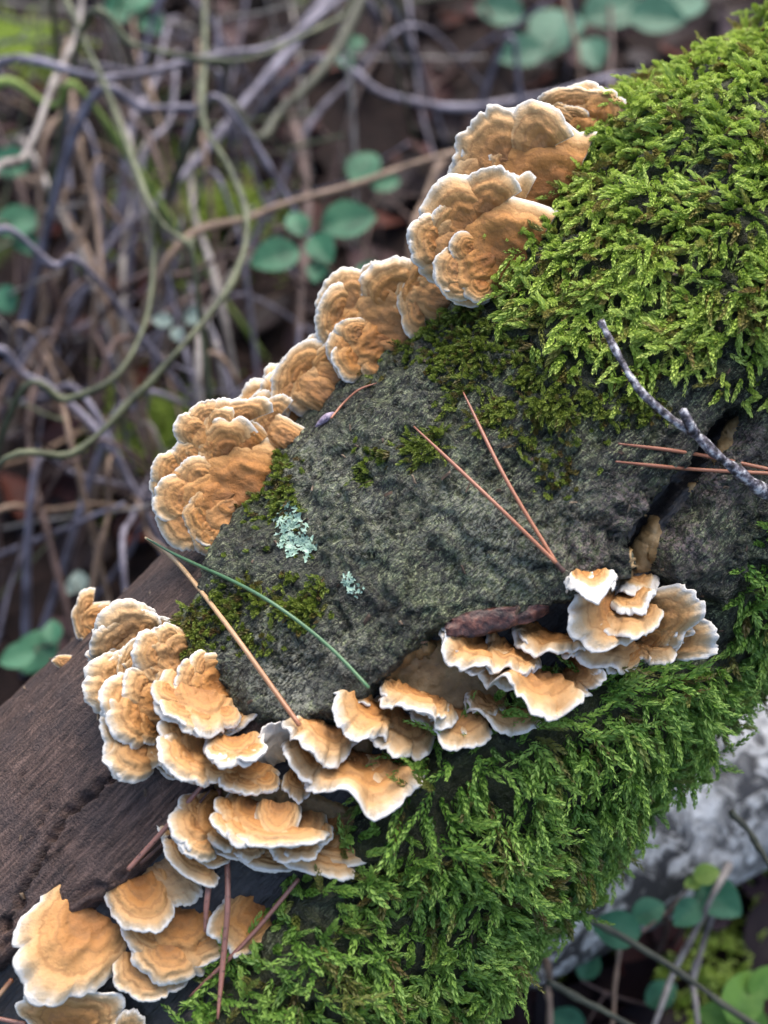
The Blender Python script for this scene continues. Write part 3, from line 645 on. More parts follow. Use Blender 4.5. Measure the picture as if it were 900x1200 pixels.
def carpet(name, dens, n, label, mat, pref, spread, Lr, lw, lift, out, curl, deadp, power=1.0, huef=0.55, nleaf=26, beta=42):
    P, N, A, dv, px = sample(dens, n, power)
    hue = np.clip(0.5+huef*fbm(A*0.8, 3, 111)+RNG.normal(0, 0.16, n), 0, 1)
    dead = (RNG.uniform(size=n) < deadp*(1+2.5*(fbm(A*1.3, 2, 115) > 0.2))).astype(float)*RNG.uniform(0.5, 1, n)
    L = RNG.uniform(*Lr, n)*(0.55+0.45*dv)*np.clip(1+0.9*fbm(A*0.7, 2, 131), 0.5, 1.5); wv = RNG.uniform(0.8, 1.2, n)*lw
    lf = RNG.uniform(0, 1, n)**1.5*lift*dv*(0.6+0.8*np.clip(0.5+fbm(A*0.9, 2, 117), 0, 1))
    D = tangent(N, pref(px) if callable(pref) else pref[None, :], spread)
    # neighbouring shoots comb the same way
    sw = np.stack([fbm(A*0.55, 2, 121), fbm(A*0.55, 2, 122), fbm(A*0.55, 2, 123)], -1)*1.6
    D = nrm(D+sw-(sw*N).sum(1, keepdims=True)*N)
    me = moss_mesh(name, P+N*(lf[:, None]-0.0008), N, D, L, wv, hue, dead, nleaf, beta, out, curl)
    o = link(name, me, mat); return tag(o, label, 'moss', None, 'stuff')
d_up2 = d_up*(s_bark > 0); 
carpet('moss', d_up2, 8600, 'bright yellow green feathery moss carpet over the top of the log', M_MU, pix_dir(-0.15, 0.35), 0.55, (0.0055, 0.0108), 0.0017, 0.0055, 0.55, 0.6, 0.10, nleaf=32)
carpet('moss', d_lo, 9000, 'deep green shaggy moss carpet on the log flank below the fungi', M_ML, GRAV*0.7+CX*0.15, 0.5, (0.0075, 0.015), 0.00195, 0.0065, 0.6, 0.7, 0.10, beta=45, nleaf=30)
d_t = d_bl*(1-np.maximum(d_up, d_lo))
carpet('moss', d_t, 5200, 'thin dark moss tufts scattered over the grey bark', M_MT, pix_dir(-0.1, 0.5), 0.7, (0.0035, 0.0075), 0.0013, 0.0016, 0.8, 0.4, 0.14, 1.3, nleaf=18)

# ------------------------------------------------------------------ crumbs of bark and leaf caught on the log
cp, cn_, _a, _d, _p = sample(0.35+0.65*(s_bark > 0)+0*H, 420)
ct = tangent(cn_, np.zeros((1, 3)), 1.0); cs = np.cross(cn_, ct); cl = RNG.uniform(0.0006, 0.0022, 420)[:, None]; cw = RNG.uniform(0.00025, 0.0007, 420)[:, None]; ch = cw*0.7
cb = cp+cn_*0.0004
cv = np.stack([cb-ct*cl-cs*cw, cb+ct*cl*0.8-cs*cw*0.6, cb+ct*cl+cs*cw, cb-ct*cl*0.7+cs*cw, cb-ct*cl*0.5+cn_*ch, cb+ct*cl*0.6+cn_*ch*1.5], 1).reshape(-1, 3)
k6 = (np.arange(420)*6)[:, None, None]; cf = (np.array([[0, 1, 5], [0, 5, 4], [1, 2, 5], [2, 3, 4], [2, 4, 5], [3, 0, 4], [0, 2, 1], [0, 3, 2]])[None]+k6).reshape(-1, 3)
tag(link('bark_crumbs', npmesh('bark_crumbs', cv, cf, False), mat_simple('crumb', [(0.012, 0.008, 0.006), (0.07, 0.045, 0.03), (0.17, 0.13, 0.09)], 90, 0.7)), 'tiny brown crumbs of bark and leaf scattered over the log', 'debris', None, 'stuff')
# ------------------------------------------------------------------ lichens on the bark
M_LIC = mat_simple('mint_lichen', [(0.13, 0.22, 0.165), (0.22, 0.33, 0.26), (0.32, 0.42, 0.34)], 500, 0.8, 0.5, 0.0006)
def lichen(label, spots, n, size):
    Vs, Fs, c = [], [], 0
    for k in range(n):
        x, y, r = spots[random.randrange(len(spots))]; a = random.uniform(0, 6.28); q = r*math.sqrt(random.random())
        p, nn = hit(x+q*math.cos(a), y+q*math.sin(a)); t1 = nrm(np.cross(nn, RNG.normal(size=3))); t2 = np.cross(nn, t1)
        sz = size*random.uniform(0.5, 1.2); tilt = random.uniform(0.0, 0.25); m_ = 9
        rr = [sz*(0.72+0.42*math.cos(i*random.uniform(2.0, 2.6)+k)) for i in range(m_)]
        V = [p+nn*0.0005]+[p+(t1*math.cos(i/m_*6.283)*1.25+t2*math.sin(i/m_*6.283)*0.8)*rr[i]+nn*(0.0006+sz*0.15*random.random()+tilt*sz*math.cos(i/m_*6.283)) for i in range(m_)]
        Vs += V; Fs += [(c, c+1+i, c+1+(i+1) % m_) for i in range(m_)]; c += m_+1
    me = npmesh('lichen', np.array(Vs), np.array(Fs), False); return tag(link('lichen', me, M_LIC), label, 'lichen', None)
lichen('pale mint green leafy lichen patch on bark beside the green needle', [(338,604,16),(332,612,12),(345,628,20),(352,642,18),(340,640,14),(362,640,9)], 190, 0.0011)
lichen('small pale mint lichen speck near the leafy lichen patch', [(412,686,9),(420,694,8),(408,680,6)], 34, 0.0009)
lichen('small blue green lichen speck at the edge of the bright moss', [(758,128,8),(764,122,7)], 26, 0.0010)

# ------------------------------------------------------------------ pine needles, twigs and chips on the log
M_NR = mat_needle('needle_red', (0.20, 0.075, 0.045), (0.34, 0.14, 0.075)); M_NT = mat_needle('needle_tan', (0.50, 0.36, 0.20), (0.26, 0.10, 0.045))
M_NS = mat_needle('needle_spotted', (0.18, 0.075, 0.055), (0.24, 0.11, 0.08), 0.9); M_NG = mat_needle('needle_green', (0.030, 0.085, 0.045), (0.075, 0.16, 0.07), 0.25)
M_DK = mat_simple('dark_twig', [(0.03, 0.018, 0.015), (0.11, 0.055, 0.042)], 300, 0.5)
def surf_path(pts, lifts):
    # a stiff needle: distances from the lens taken on the log, kept above its skin, carried on straight past its edge
    dd = []
    for (x, y), l in zip(pts, lifts):
        p, n_, i_, d_ = BVH.ray_cast(Vector(CAM), Vector(ray(x, y)).normalized()); dd.append(None if p is None else (np.array(p)-CAM)@CF-l)
    for k in range(len(dd)):
        if dd[k] is None: dd[k] = next((d for d in dd[k:]+dd[:k][::-1] if d is not None), 0.44)
    return np.array([at(x, y, d) for (x, y), d in zip(pts, dd)])
def needle(pts, lifts, rpx=2.0, mat=M_NR, name='pine_needle', label=None, cat='needle', parent=None, group=None, n=30, taper=0.55, tip0=True):
    W_ = surf_path(pts, lifts); path = catmull(W_, n)
    for i_ in range(n):                                   # rest on the skin rather than pass through it
        v_ = Vector(path[i_]-CAM); p_, n_, x_, d_ = BVH.ray_cast(Vector(CAM), v_.normalized())
        if p_ is not None and d_-v_.length < 0.0012: path[i_] = CAM+np.array(v_.normalized())*(d_-0.0012)
    for _ in range(7): path[1:-1] = 0.25*path[:-2]+0.5*path[1:-1]+0.25*path[2:]
    k = 0.41*TH/600; t = np.linspace(0, 1, n)
    rad = rpx*k*(1-(taper)*np.clip((0.25-t)/0.25, 0, 1)**1.2) if tip0 else np.full(n, rpx*k)
    o = link(name, tube_mesh(name, path, rad, 7), mat, parent)
    if label: tag(o, label, cat, group)
    return o
def forked(label, ends, join, tail, lifts):
    e = empty('pine_needle_pair', on_log(*join), label, 'needle')
    for a, m_ in ends: needle([a, m_, join], lifts, 2.3, M_NR, 'needle', parent=e)
    needle([join, tail], [lifts[-1], lifts[-1]], 3.0, M_DK, 'sheath', parent=e, n=6, tip0=False); return e
forked('forked pair of reddish pine needles lying across the grey bark', [((485,500),(575,585)), ((543,460),(592,560))], (652,660), (661,670), (.006,.007,.004))
forked('pair of pink brown pine needles pointing across the bark crack', [((725,520),(815,532)), ((722,541),(815,550))], (930,556), (945,560), (.006,.010,.010))
needle([(170,630),(205,655),(268,735),(315,800),(351,850)], [.004,.014,.009,.007,.010], 2.9, M_NT, label='tan pine needle with pale end crossing bark into the fungus rosette')
needle([(172,631),(215,655),(300,694),(380,752),(432,806)], [.004,.016,.013,.009,.007], 2.2, M_NG, label='single green pine needle lying on the bark')
e = empty('curled_needle', on_log(400,480), 'short curled brown needle with a purple bud scale on bark', 'needle')
needle([(441,449),(420,457),(402,473),(388,490)], [.002,.004,.004,.003], 1.4, M_NR, 'needle', parent=e)
sp = catmull([on_log(392,484,.003), on_log(382,490,.0035), on_log(370,500,.003)], 9)
link('bud_scale', tube_mesh('bud_scale', sp, 0.0013*np.sin(np.linspace(0.35, 2.9, 9)), 8), mat_simple('bud_scale', [(0.10, 0.07, 0.11), (0.36, 0.30, 0.38)], 600), e)
needle([(246,910),(196,968),(150,1019)], [.008,.005,.004], 3.0, M_NS, label='brown twiglet along the torn edge of the bare wood', name='twiglet', cat='twig')
needle([(246,926),(205,975),(165,1012)], [.006,.004,.003], 2.2, M_DK, label='thin dark grey twiglet beside the brown one on the torn edge', name='twiglet', cat='twig')
needle([(240,1092),(243,1050),(250,1000),(257,925)], [.009,.010,.004,.003], 3.4, M_NS, label='shorter spotted needle hanging below the layered fungus bunch')
needle([(255,1194),(262,1120),(267,1060),(266,1000)], [.006,.010,.010,.004], 3.4, M_NS, label='longer spotted needle hanging below the layered fungus bunch')
needle([(222,1168),(262,1130),(300,1090),(350,1030)], [.003,.006,.006,.004], 2.6, M_NS, label='dark spotted needle along the moss edge beside the dark wood')
needle([(-30,1200),(0,1165),(14,1148)], [.003]*3, 3.0, M_NT, label='short straw coloured needle near the round speckled fungus cap')
needle([(-40,1185),(0,1194),(30,1200)], [.003]*3, 2.6, M_NS, label='short dark red needle near the round speckled fungus cap')
# red-brown chip lying on the frilled shelf
def chip():
    a = on_log(522,738,.013); b = on_log(643,714,.012); ns, nw = 26, 9
    V = []; up = nrm(on_log(585,720,.02)-on_log(585,720,.0)); ax = b-a; sd_ = nrm(np.cross(ax, up))
    if sd_@CU < 0: sd_ = -sd_
    ln = np.linalg.norm(ax)
    for layer in (0, 1):
        for i in range(ns):
            t = i/(ns-1); wd = 0.0034*(math.sin(math.pi*min(max(t*0.8+0.16, 0), 1))**0.6)*(1+0.3*vnoise(np.array([[t*9, 1, layer]]), 3)[0])
            for j in range(nw):
                q = j/(nw-1)*2-1
                h_ = 0.0006*(1-q*q)*(1 if layer == 0 else -1)+0.0008*vnoise(np.array([[t*14, q*3, layer*5]]), 5)[0]+0.002*max(0, t-0.8)*5*q
                V.append(a+ax*t+sd_*(q*wd)+up*(h_+0.0005*(1 if layer == 0 else -1)))
    V = np.array(V); F = grid_faces(ns, nw); F2 = F[:, ::-1]+ns*nw
    bd = list(range(nw))+[i*nw+nw-1 for i in range(1, ns)]+[(ns-1)*nw+j for j in range(nw-2, -1, -1)]+[i*nw for i in range(ns-2, 0, -1)]
    S_ = np.array([(bd[k], bd[(k+1) % len(bd)], bd[(k+1) % len(bd)]+ns*nw, bd[k]+ns*nw) for k in range(len(bd))])
    return npmesh('bark_chip', V, np.vstack([F, F2, S_]))
tag(link('bark_chip', chip(), mat_simple('red_chip', [(0.012, 0.007, 0.008), (0.045, 0.020, 0.018), (0.11, 0.045, 0.032)], 320, 0.45, 0.9, 0.001)), 'loose reddish brown bark chip lying on the frilled fungus shelf', 'bark chip')
# lichen covered twig standing over the moss
M_TW = mat_simple('grey_twig', [(0.018, 0.016, 0.018), (0.10, 0.09, 0.11), (0.42, 0.42, 0.43)], 420, 0.6, 0.9, 0.001, contrast=(0.38, 0.62))
e = empty('grey_twig', on_log(880,560), 'stubby grey lichen flecked twig poking out over the bright moss', 'twig')
tp = catmull([on_log(x, y, l) for x, y, l in ((704,376,.017),(722,412,.018),(748,455,.018),(784,488,.017),(818,512,.015),(858,548,.013),(905,582,.011),(1000,640,.004))], 60)
link('stem', tube_mesh('stem', tp, np.linspace(0.0010, 0.0018, 60)*(1+0.28*vnoise(np.stack([np.arange(60)*0.45, np.zeros(60), np.zeros(60)], -1), 3)), 10, 0.25, 4), M_TW, e)
link('side_stub', tube_mesh('side_stub', catmull([on_log(814,508,.0155), on_log(806,494,.019), on_log(800,480,.021)], 8), np.linspace(0.0017, 0.0012, 8), 8, 0.2, 2), M_TW, e)
# water drops caught in the moss
M_DROP = NT('water'); M_DROP.set(Base_Color=(1, 1, 1), Roughness=0.02, IOR=1.33); M_DROP.b.inputs['Transmission Weight'].default_value = 1.0; M_DROP = M_DROP.m
def drop(px, py, r, label):
    nu, nv = 12, 16; p = on_log(px, py, .011); th = np.linspace(0.02, math.pi-0.02, nu)[:, None]; ph = (np.arange(nv)/nv*2*math.pi)[None, :]
    rr = r*(1+0.18*np.cos(th)**3)
    V = np.stack([rr*np.sin(th)*np.cos(ph), rr*np.sin(th)*np.sin(ph), rr*np.cos(th)*1.1+0*ph], -1).reshape(-1, 3)+p
    tag(link('water_drop', npmesh('water_drop', V, grid_faces(nu, nv, True)), M_DROP), label, 'drop', 'water drops in the moss')
drop(622, 1012, 0.0016, 'largest clear water drop hanging in the green moss'); drop(573, 1007, 0.0012, 'smaller water drop in the moss beside the largest one'); drop(762, 957, 0.0009, 'tiny water drop at the moss edge above the birch')

# ------------------------------------------------------------------ forest floor
gs = np.sinh(np.linspace(-6.2, 6.2, 261)); gs = gs/gs.max()*70
GX, GY = np.meshgrid(gs, gs+0.5, indexing='ij'); gp = np.stack([GX.ravel(), GY.ravel(), 0*GX.ravel()], -1)
def gz(p): return 0.020*fbm(p*2.5, 3, 201)+0.010*fbm(p*11, 3, 205)-0.012
GV = gp.copy(); GV[:, 2] = gz(gp)
g = link('forest_floor', npmesh('forest_floor', GV, grid_faces(261, 261)), mat_ground()); g['kind'] = 'structure'; g['label'] = 'dark humus forest floor under the undergrowth'
def ground_at(px, py, frac=1.0):
    r = ray(px, py); d = CAM[2]/max(-r[2], 0.05); return CAM+r*d*frac
# dead leaves: one leaf template bent and scattered
LS, LW = 7, 5
def leaf_pts(n, ln, wd, curlv, cup, seed, pointed=1.0, lob=0.0):
    """n leaves in local axes: x across, y along, z up"""
    rg = np.random.default_rng(seed); s = np.linspace(0, 1, LS)[None, :, None]; q = np.linspace(-1, 1, LW)[None, None, :]
    prof = np.sin(np.pi*np.clip(s, 0.0, 1.0)**0.8)**0.75*(1+lob*np.sin(s*26)); prof = np.maximum(prof, 0.03)
    ln = ln[:, None, None]; wd = wd[:, None, None]; c = curlv[:, None, None]; k = cup[:, None, None]
    X = q*prof*wd/2+0*ln; Y = s*ln+0*q; Z = c*ln*(s-0.4)**2+k*wd*(q*q*prof)+0*q
    Z = Z+ln*0.05*rg.normal(size=Z.shape)*0.4
    return np.stack([X, Y, Z], -1)
def place_leaves(loc, rot, pts):
    n = len(loc); a, b, c = rot
    ca, sa, cb, sb, cc, sc__ = np.cos(a), np.sin(a), np.cos(b), np.sin(b), np.cos(c), np.sin(c)
    Rz = np.zeros((n, 3, 3)); Rz[:, 0, 0] = ca; Rz[:, 0, 1] = -sa; Rz[:, 1, 0] = sa; Rz[:, 1, 1] = ca; Rz[:, 2, 2] = 1
    Rx = np.zeros((n, 3, 3)); Rx[:, 0, 0] = 1; Rx[:, 1, 1] = cb; Rx[:, 1, 2] = -sb; Rx[:, 2, 1] = sb; Rx[:, 2, 2] = cb
    Ry = np.zeros((n, 3, 3)); Ry[:, 1, 1] = 1; Ry[:, 0, 0] = cc; Ry[:, 0, 2] = sc__; Ry[:, 2, 0] = -sc__; Ry[:, 2, 2] = cc
    Rm = Rz@Rx@Ry
    return np.einsum('nij,nsqj->nsqi', Rm, pts)+loc[:, None, None, :]
def leaves_mesh(name, loc, rot, pts, hue):
    n = len(loc); V = place_leaves(loc, rot, pts).reshape(-1, 3); f = grid_faces(LS, LW)
    F = (f[None]+(np.arange(n)*LS*LW)[:, None, None]).reshape(-1, 4)
    return npmesh(name, V, F, True, {'hue': np.repeat(hue, LS*LW)})
M_LIT = mat_litter(); NL = 2600
lx = np.concatenate([RNG.uniform(-0.75, 0.75, 1900), RNG.uniform(-2.2, 2.2, NL-1900)]); ly = np.concatenate([RNG.uniform(-0.1, 1.35, 1900), RNG.uniform(-1.4, 3.2, NL-1900)])
loc = np.stack([lx, ly, 0*lx], -1); loc[:, 2] = gz(loc)+RNG.uniform(0.000, 0.014, NL)
rot = (RNG.uniform(0, 6.28, NL), RNG.normal(0, 0.28, NL), RNG.normal(0, 0.28, NL))
me = leaves_mesh('leaf_litter', loc, rot, leaf_pts(NL, RNG.uniform(0.03, 0.065, NL), RNG.uniform(0.018, 0.04, NL), RNG.normal(0.2, 0.5, NL), RNG.normal(0.1, 0.25, NL), 5), RNG.uniform(0, 1, NL)**1.1)
tag(link('leaf_litter', me, M_LIT), 'dark red brown leaf litter covering the forest floor', 'leaf litter', None, 'stuff')

def floor_moss(label, px, py, r, n):
    c = ground_at(px, py); q = RNG.normal(size=(n, 2))*r; P = np.stack([c[0]+q[:, 0], c[1]+q[:, 1], np.zeros(n)], -1); P[:, 2] = gz(P)+0.016*np.exp(-(q**2).sum(1)/(2*r*r))
    N = nrm(np.stack([q[:, 0]*8, q[:, 1]*8, np.ones(n)], -1)); D = tangent(N, np.zeros((1, 3)), 1.0)
    me = moss_mesh('moss', P, N, D, RNG.uniform(0.010, 0.020, n), RNG.uniform(0.8, 1.2, n)*0.0035, np.clip(RNG.normal(0.5, 0.2, n), 0, 1), np.zeros(n), 14, 45, 0.9, 0.4)
    tag(link('moss', me, M_MU), label, 'moss', None, 'stuff')
floor_moss('bright green moss cushion on the forest floor under the tan stem', 240, 240, 0.030, 420)
floor_moss('bright green moss cushion on the forest floor below the arching bramble', 172, 490, 0.024, 380)
floor_moss('green moss cushion on the forest floor beside the whitish stem', 15, 60, 0.035, 380)
floor_moss('green moss cushion on the floor under the dark twigs by the birch', 800, 1150, 0.028, 300)
# ------------------------------------------------------------------ birch log underneath
def birch():
    r0 = ray(800, 935); c = CAM+r0*((CAM[2]-0.05)/-r0[2]); dr = nrm(np.array([math.cos(R_(26)), math.sin(R_(26)), 0.0])); nr = np.array([0, 0, 1.0]); nr = nrm(nr-(nr@dr)*dr); sd_ = np.cross(dr, nr)
    us = np.linspace(-0.11, 0.75, 190); ts = np.arange(72)/72*2*math.pi
    Ug, Tg = np.meshgrid(us, ts, indexing='ij'); q = np.stack([Ug*14, np.cos(Tg)*1.2, np.sin(Tg)*1.2], -1)
    fis = np.clip(np.abs(fbm(q*np.array([1.2, 3, 3]), 3, 303))*3, 0, 1)
    r = 0.048*(1+0.05*fbm(q*0.5, 3, 301))+0.0035*(fis-0.6)*sstep(fbm(q*0.4, 2, 305), -0.1, 0.15)
    V = c+Ug[..., None]*dr+r[..., None]*(np.cos(Tg)[..., None]*nr+np.sin(Tg)[..., None]*sd_)
    F = grid_faces(190, 72, True); V = V.reshape(-1, 3)
    n0 = len(V); V = np.vstack([V, c+us[0]*dr, c+us[-1]*dr]); j = np.arange(72); j2 = (j+1) % 72
    F = np.vstack([F, np.stack([np.full(72, n0), j2, j, j], -1), np.stack([np.full(72, n0+1), 189*72+j, 189*72+j2, 189*72+j2], -1)])
    return mesh_mixed('birch_log', V, F)
tag(link('birch_log', birch(), mat_birch()), 'pale birch log with black fissures lying under the mossy log', 'log')

# ------------------------------------------------------------------ tangled undergrowth
M_ST = {'lav': mat_simple('stem_lavender', [(0.060, 0.052, 0.068), (0.22, 0.205, 0.25)], 60, 0.6), 'grn': mat_simple('stem_green', [(0.030, 0.035, 0.020), (0.105, 0.115, 0.065)], 70, 0.6),
        'olv': mat_simple('stem_olive', [(0.026, 0.027, 0.020), (0.075, 0.078, 0.052)], 70, 0.6), 'tan': mat_simple('stem_tan', [(0.08, 0.052, 0.036), (0.23, 0.16, 0.115)], 60, 0.6),
        'lim': mat_simple('stem_mossy', [(0.10, 0.16, 0.03), (0.26, 0.32, 0.09)], 90, 0.7), 'brn': mat_simple('stem_brown', [(0.032, 0.020, 0.018), (0.11, 0.07, 0.06)], 60, 0.6),
        'pal': mat_simple('stem_pale', [(0.10, 0.085, 0.078), (0.30, 0.27, 0.245)], 60, 0.6)}
def stem(pts, fr, wpx, mat, label, group=None, n=50, name='bramble_stem', cat='stem', root=None, seed=1):
    """pts in frame coordinates with depth fractions towards the floor; both ends run on down to the floor"""
    fr = np.interp(np.linspace(0, 1, len(pts)), np.linspace(0, 1, len(fr)), fr)
    W_ = [ground_at(x, y, f) for (x, y), f in zip(pts, fr)]
    e0 = W_[0]+nrm(W_[0]-W_[1])*0.09; e1_ = W_[-1]+nrm(W_[-1]-W_[-2])*0.09
    for ee, ins in ((e0, 0), (e1_, len(W_)+1)):
        if root is None or (root == 0 and ins == 0) or (root == 1 and ins):
            q = ee.copy(); q[2] = -0.015
            if ins == 0: W_.insert(0, q)
            else: W_.append(q)
    path = catmull(np.array(W_), n); path += 0.0014*np.stack([vnoise(np.stack([np.linspace(0, 4.5, n), np.zeros(n)+seed, np.zeros(n)+k], -1), k) for k in range(3)], -1)
    d = ((path-CAM)@CF).mean(); k = d*TH/600
    o = link(name, tube_mesh(name, path, wpx/2*k*np.linspace(1.15, 0.75, n)*(1+0.22*vnoise(np.stack([np.linspace(0, n*0.35, n), np.zeros(n)+seed, np.zeros(n)], -1), 7)), 8, 0.25, seed), M_ST[mat])
    return tag(o, label, cat, group)
SG = 'woody stems tangled behind the log'
stem([(-20,94),(130,92),(240,66),(330,50),(445,-5)], [.72,.70,.72,.75], 9, 'lav', 'lavender grey bare branch sweeping across the top of the thicket', SG, seed=2)
stem([(96,36),(160,52),(240,70),(300,68),(352,44),(400,20),(440,-8)], [.66,.66,.70], 6, 'grn', 'thin green stem curving just under the lavender grey branch', SG, seed=3)
stem([(62,-10),(110,70),(145,150),(175,230),(192,262),(228,292),(232,330)], [.70,.66,.70], 7.5, 'grn', 'green grey stem slanting down with a hooked dry tip', SG, seed=4)
stem([(245,-20),(241,60),(240,140),(270,200),(290,265),(276,330),(225,400),(160,470),(90,532),(-20,576)], [.74,.68,.66,.70], 8, 'grn', 'long arching green bramble stem bowing round in a wide curve', SG, n=80, seed=5)
stem([(450,-20),(390,70),(330,130),(300,162),(240,131)], [.80,.78,.74], 12, 'olv', 'thickest dark olive stem crossing behind the arching bramble', SG, seed=6)
stem([(410,-15),(335,66),(300,105),(262,150),(190,230),(120,300)], [.84,.86,.9], 11, 'lav', 'greyish branch running diagonally behind the thick olive stem', SG, seed=7)
stem([(185,322),(300,252),(420,215),(520,184),(640,176)], [.76,.76,.80], 8, 'tan', 'straight tan stem crossing behind the round green leaves', SG, seed=8)
stem([(-20,118),(60,124),(110,128)], [.72,.72], 10, 'lim', 'short lime green mossy stem', SG, seed=9)
stem([(100,128),(170,126),(230,130),(285,146)], [.72,.74], 9, 'lav', 'violet grey stem continuing from the mossy one', SG, seed=10)
stem([(370,72),(450,110),(540,126),(640,110),(760,90)], [.86,.88,.90], 9, 'lav', 'long grey branch arching behind the topmost fungus', SG, seed=11)
stem([(-20,292),(60,310),(115,332)], [.7,.74], 8, 'lav', 'pale grey straight stem jutting in beside the thicket', SG, seed=12)
stem([(-15,250),(30,180),(60,100),(92,40),(110,-10)], [.72,.70,.72], 9, 'pal', 'whitish lichen coated stem leaning in the thicket', SG, seed=13)
stem([(20,472),(80,470),(140,440),(172,376),(181,300),(180,250)], [.72,.70,.70], 6.5, 'grn', 'curved green stem looping below the hooked one', SG, seed=14)
stem([(338,120),(360,220),(356,300),(350,400),(352,440)], [.90,.90,.94], 13, 'brn', 'upright brown stem behind the round green leaves', SG, seed=15)
stem([(120,440),(160,390),(250,330),(262,300)], [.84,.88], 9, 'brn', 'short brown stem under the arching bramble', SG, seed=16)
stem([(-20,420),(30,440),(80,470),(140,540)], [.8,.84], 8, 'lav', 'grey stem sloping down beside the looping green one', SG, seed=17)
stem([(60,640),(40,560),(35,480),(60,400),(100,330)], [.9,.86], 8, 'brn', 'upright brownish stem low in the thicket', SG, seed=18)
stem([(85,160),(112,240),(118,320),(110,372)], [.78,.80,.84], 7, 'tan', 'upright tan stem hanging below the mossy stem', SG, seed=19)
rs = random.Random(5)
for k in range(64):
    left = k < 46
    x = rs.uniform(-10, 260) if left else rs.uniform(250, 720); y = rs.uniform(30, 640) if left else rs.uniform(-20, 330)
    a = rs.choice([rs.uniform(60, 120), rs.uniform(60, 120), rs.uniform(-30, 60)]); L_ = rs.uniform(70, 190); dx, dy = math.cos(R_(a))*L_/2, -math.sin(R_(a))*L_/2
    b_ = rs.uniform(-26, 26); wd_ = rs.uniform(4, 8); ck = rs.choice(['tan', 'brn', 'pal', 'lav', 'tan', 'lav']); cn = {'tan': 'tan', 'brn': 'brown', 'pal': 'whitish', 'lav': 'violet grey'}[ck]
    stem([(x-dx, y-dy), (x+b_*0.6, y+b_*0.4), (x+dx, y+dy)], [rs.uniform(.82, .95), rs.uniform(.80, .96)], wd_, ck,
         '%s %s dry %s stem %s the dead undergrowth behind the log' % ('long' if L_ > 150 else 'short' if L_ < 105 else 'medium length', 'hair thin' if wd_ < 5.2 else 'pencil thick' if wd_ > 6.8 else 'thin', cn, 'slanting through' if a < 60 else 'upright in'), 'thin dry brambles behind the log', 26, 'dead_bramble', 'bramble', seed=30+k)
for k in range(95):                                   # straight fine twigs, butt on the floor and tip leaning on the tangle
    lf = k < 72
    x = rs.uniform(-30, 330) if lf else rs.uniform(300, 760); y = rs.uniform(-20, 640) if lf else rs.uniform(-30, 300)
    a = R_(rs.choice([rs.uniform(20, 60), rs.uniform(100, 160), rs.uniform(70, 110), rs.uniform(-25, 25)])); L_ = rs.uniform(120, 330); dx, dy = math.cos(a)*L_/2, -math.sin(a)*L_/2
    ck = rs.choice(['lav', 'lav', 'tan', 'pal', 'brn', 'grn']); cn = {'tan': 'tan', 'brn': 'brown', 'pal': 'whitish', 'lav': 'violet grey', 'grn': 'greenish'}[ck]; top = rs.uniform(.74, .9); b_ = rs.uniform(-14, 14)
    q_ = [(x-dx, y-dy), (x+b_, y+b_*0.5), (x+dx, y+dy)]; f_ = [1.0, (1+top)/2, top]
    wd_ = rs.uniform(2.5, 5.5); stem(q_, f_, wd_, ck, '%s %s straight %s twig %s behind the log' % ('very long' if L_ > 260 else 'short' if L_ < 185 else 'long', 'hair thin' if wd_ < 3.5 else 'sturdy' if wd_ > 4.7 else 'fine', cn, 'lying across the leaf litter' if abs(math.sin(a)) < 0.5 else 'leaning up through the brambles'), 'fine straight twigs behind the log', 22, 'fallen_twig', 'twig', root=9, seed=200+k)
SR = 'twigs and stalks beside the birch log'
stem([(690,1078),(735,1098),(800,1140),(885,1205),(960,1260)], [.80,.82,.86], 8, 'olv', 'dark speckled twig sticking out from under the green moss', SR, seed=120, root=1, name='dark_twig', cat='twig')
stem([(640,1150),(690,1172),(745,1205),(830,1260)], [.80,.84], 8, 'olv', 'second dark twig lower down beneath the green moss', SR, seed=121, root=1, name='dark_twig', cat='twig')
stem([(862,952),(880,982),(905,1020),(940,1080)], [.72,.74], 7, 'olv', 'short bluish dark twig in front of the birch bark', SR, seed=122, root=1, name='dark_twig', cat='twig')
stem([(846,1030),(815,1090),(790,1140),(762,1215)], [.86,.92], 8, 'pal', 'pale straw stalk leaning beneath the birch log', SR, seed=123, name='dry_stalk')
stem([(838,1035),(822,1100),(810,1150),(818,1215)], [.88,.93], 9, 'pal', 'broad pale stalk beside the leaning straw one', SR, seed=124, name='dry_stalk')
stem([(640,1120),(640,1160),(642,1215)], [.9,.93], 8, 'tan', 'upright tan stalk between the dark twigs and moss', SR, seed=125, name='dry_stalk')
stem([(738,1070),(722,1130),(716,1180),(712,1225)], [.9,.93], 6, 'tan', 'thin tan stalk behind the dark speckled twig', SR, seed=126, name='dry_stalk')

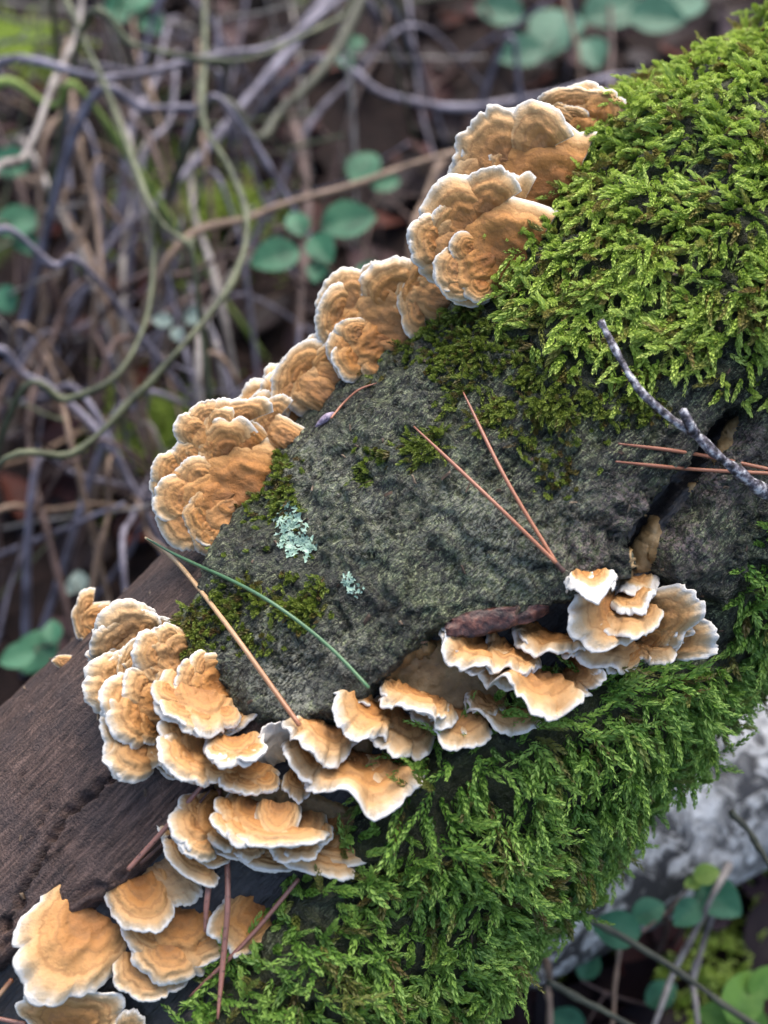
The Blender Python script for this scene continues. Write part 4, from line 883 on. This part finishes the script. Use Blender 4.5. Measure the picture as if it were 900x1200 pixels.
# ------------------------------------------------------------------ green leaves
M_GL = [mat_leaf('leaf_teal', [(0.018, 0.085, 0.045), (0.040, 0.145, 0.078), (0.065, 0.18, 0.10)]), mat_leaf('leaf_blue_green', [(0.03, 0.105, 0.065), (0.07, 0.17, 0.11)]), mat_leaf('leaf_lime', [(0.15, 0.24, 0.04), (0.30, 0.40, 0.08)]), mat_leaf('leaf_mid', [(0.05, 0.14, 0.02), (0.12, 0.24, 0.04)]), mat_leaf('leaf_grey', [(0.14, 0.20, 0.18), (0.28, 0.36, 0.32)])]
M_PS = M_ST['brn']
def plant(label, leaves, frac, matid=0, group='green leaved plants behind the log', root=None):
    cx = sum(l[0] for l in leaves)/len(leaves); cy = sum(l[1] for l in leaves)/len(leaves)
    hub = ground_at(cx, cy, frac+0.01); foot = hub.copy() if root is None else ground_at(*root); foot[2] = -0.01
    e = empty('leafy_plant', foot, label, 'plant', group)
    mid = (hub+foot)/2+np.array([0.006, 0.004, 0])
    link('stem', tube_mesh('stem', catmull([foot, mid, hub], 14), 0.0012, 6), M_PS, e)
    for i, (x, y, r, a) in enumerate(leaves):
        c = ground_at(x, y, frac+random.uniform(-.015, .015)); d = (c-CAM)@CF; k = d*TH/600; ln = r*2*k
        dirv = nrm(CX*math.cos(R_(a))+np.array([0, 1, 0.15])*math.sin(R_(a))); up = nrm(np.array([random.uniform(-.3, .3), random.uniform(-.75, -.25), 1.0])); up = nrm(up-(up@dirv)*dirv); sx = np.cross(dirv, up)
        n_s, n_q = 15, 9; s = np.linspace(0, 1, n_s)[:, None]; q = np.linspace(-1, 1, n_q)[None, :]
        prof = np.maximum(np.sin(np.pi*np.clip(s, 0, 1)**0.85)**0.75, 0.03); X = q*prof*ln*0.37; Y = (s-0.5)*ln+0*q
        Z = ln*(0.10*np.abs(q)*prof-0.16*(s-0.5)**2)+ln*0.012*np.sin(s*30-np.abs(q)*6)
        V = (c+X[..., None]*sx+Y[..., None]*dirv+Z[..., None]*up).reshape(-1, 3)
        lf = link('leaf', npmesh('leaf', V, grid_faces(n_s, n_q)), M_GL[matid], e)
        st = catmull([hub, (hub+V[n_q//2])/2-up*ln*0.08, V[n_q//2]], 8); link('leaf_stalk', tube_mesh('leaf_stalk', st, 0.0006, 5), M_PS, lf)
    return e
plant('sprig of round dark green leaves in front of the tan stem', [(322,301,31,200),(348,262,20,110),(377,291,24,300),(409,259,34,15),(372,318,17,260)], .80)
plant('pair of dark green leaves above the tan stem near the upright brown stem', [(427,196,27,60),(452,214,18,10),(432,322,20,300)], .90)
plant('leafy plant with large blue green leaves hanging behind the upper moss', [(650,38,44,250),(610,62,30,200),(720,12,40,20),(770,20,34,350),(800,8,34,30),(694,62,26,280),(585,12,30,160)], .92, 1)
plant('small plant of teal leaves at the top of the thicket', [(140,12,26,170),(178,28,19,300),(165,0,22,60)], .88)
plant('teal leaf plant beside the whitish stem at the edge of the thicket', [(12,190,26,150),(18,262,30,200),(8,350,22,120),(30,285,20,300)], .88, 0)
plant('small pale lobed leaves above the lavender branch', [(415,52,16,40),(405,72,14,300)], .86, 0)
plant('little grey green leaves under the arching bramble stem', [(190,376,13,160),(228,370,15,20),(208,392,11,280)], .84, 4)
plant('low green leaves beside the bare brown wood', [(45,762,32,60),(20,770,22,200),(62,740,16,100)], .90, 0)
plant('lone grey green leaf low in the shade near the brown wood', [(92,682,16,100),(80,690,10,200)], .93, 4)
plant('teal leaf cluster under the birch log', [(722,1088,30,170),(760,1068,22,20),(842,1052,32,320),(805,1070,22,220)], .86, 0, 'green plants by the birch log')
plant('yellow green leaf pair just under the birch fissures', [(828,1024,17,10),(812,1034,12,200)], .84, 2, 'green plants by the birch log')
plant('bright green leaves low down beneath the pale stalks', [(870,1168,34,60),(842,1190,26,170),(895,1150,24,40),(880,1196,26,320)], .92, 3, 'green plants by the birch log')
plant('dark green leaves in shade between moss and pale stalks', [(690,1130,20,60),(665,1195,22,160),(775,1165,22,30)], .94, 0, 'green plants by the birch log')
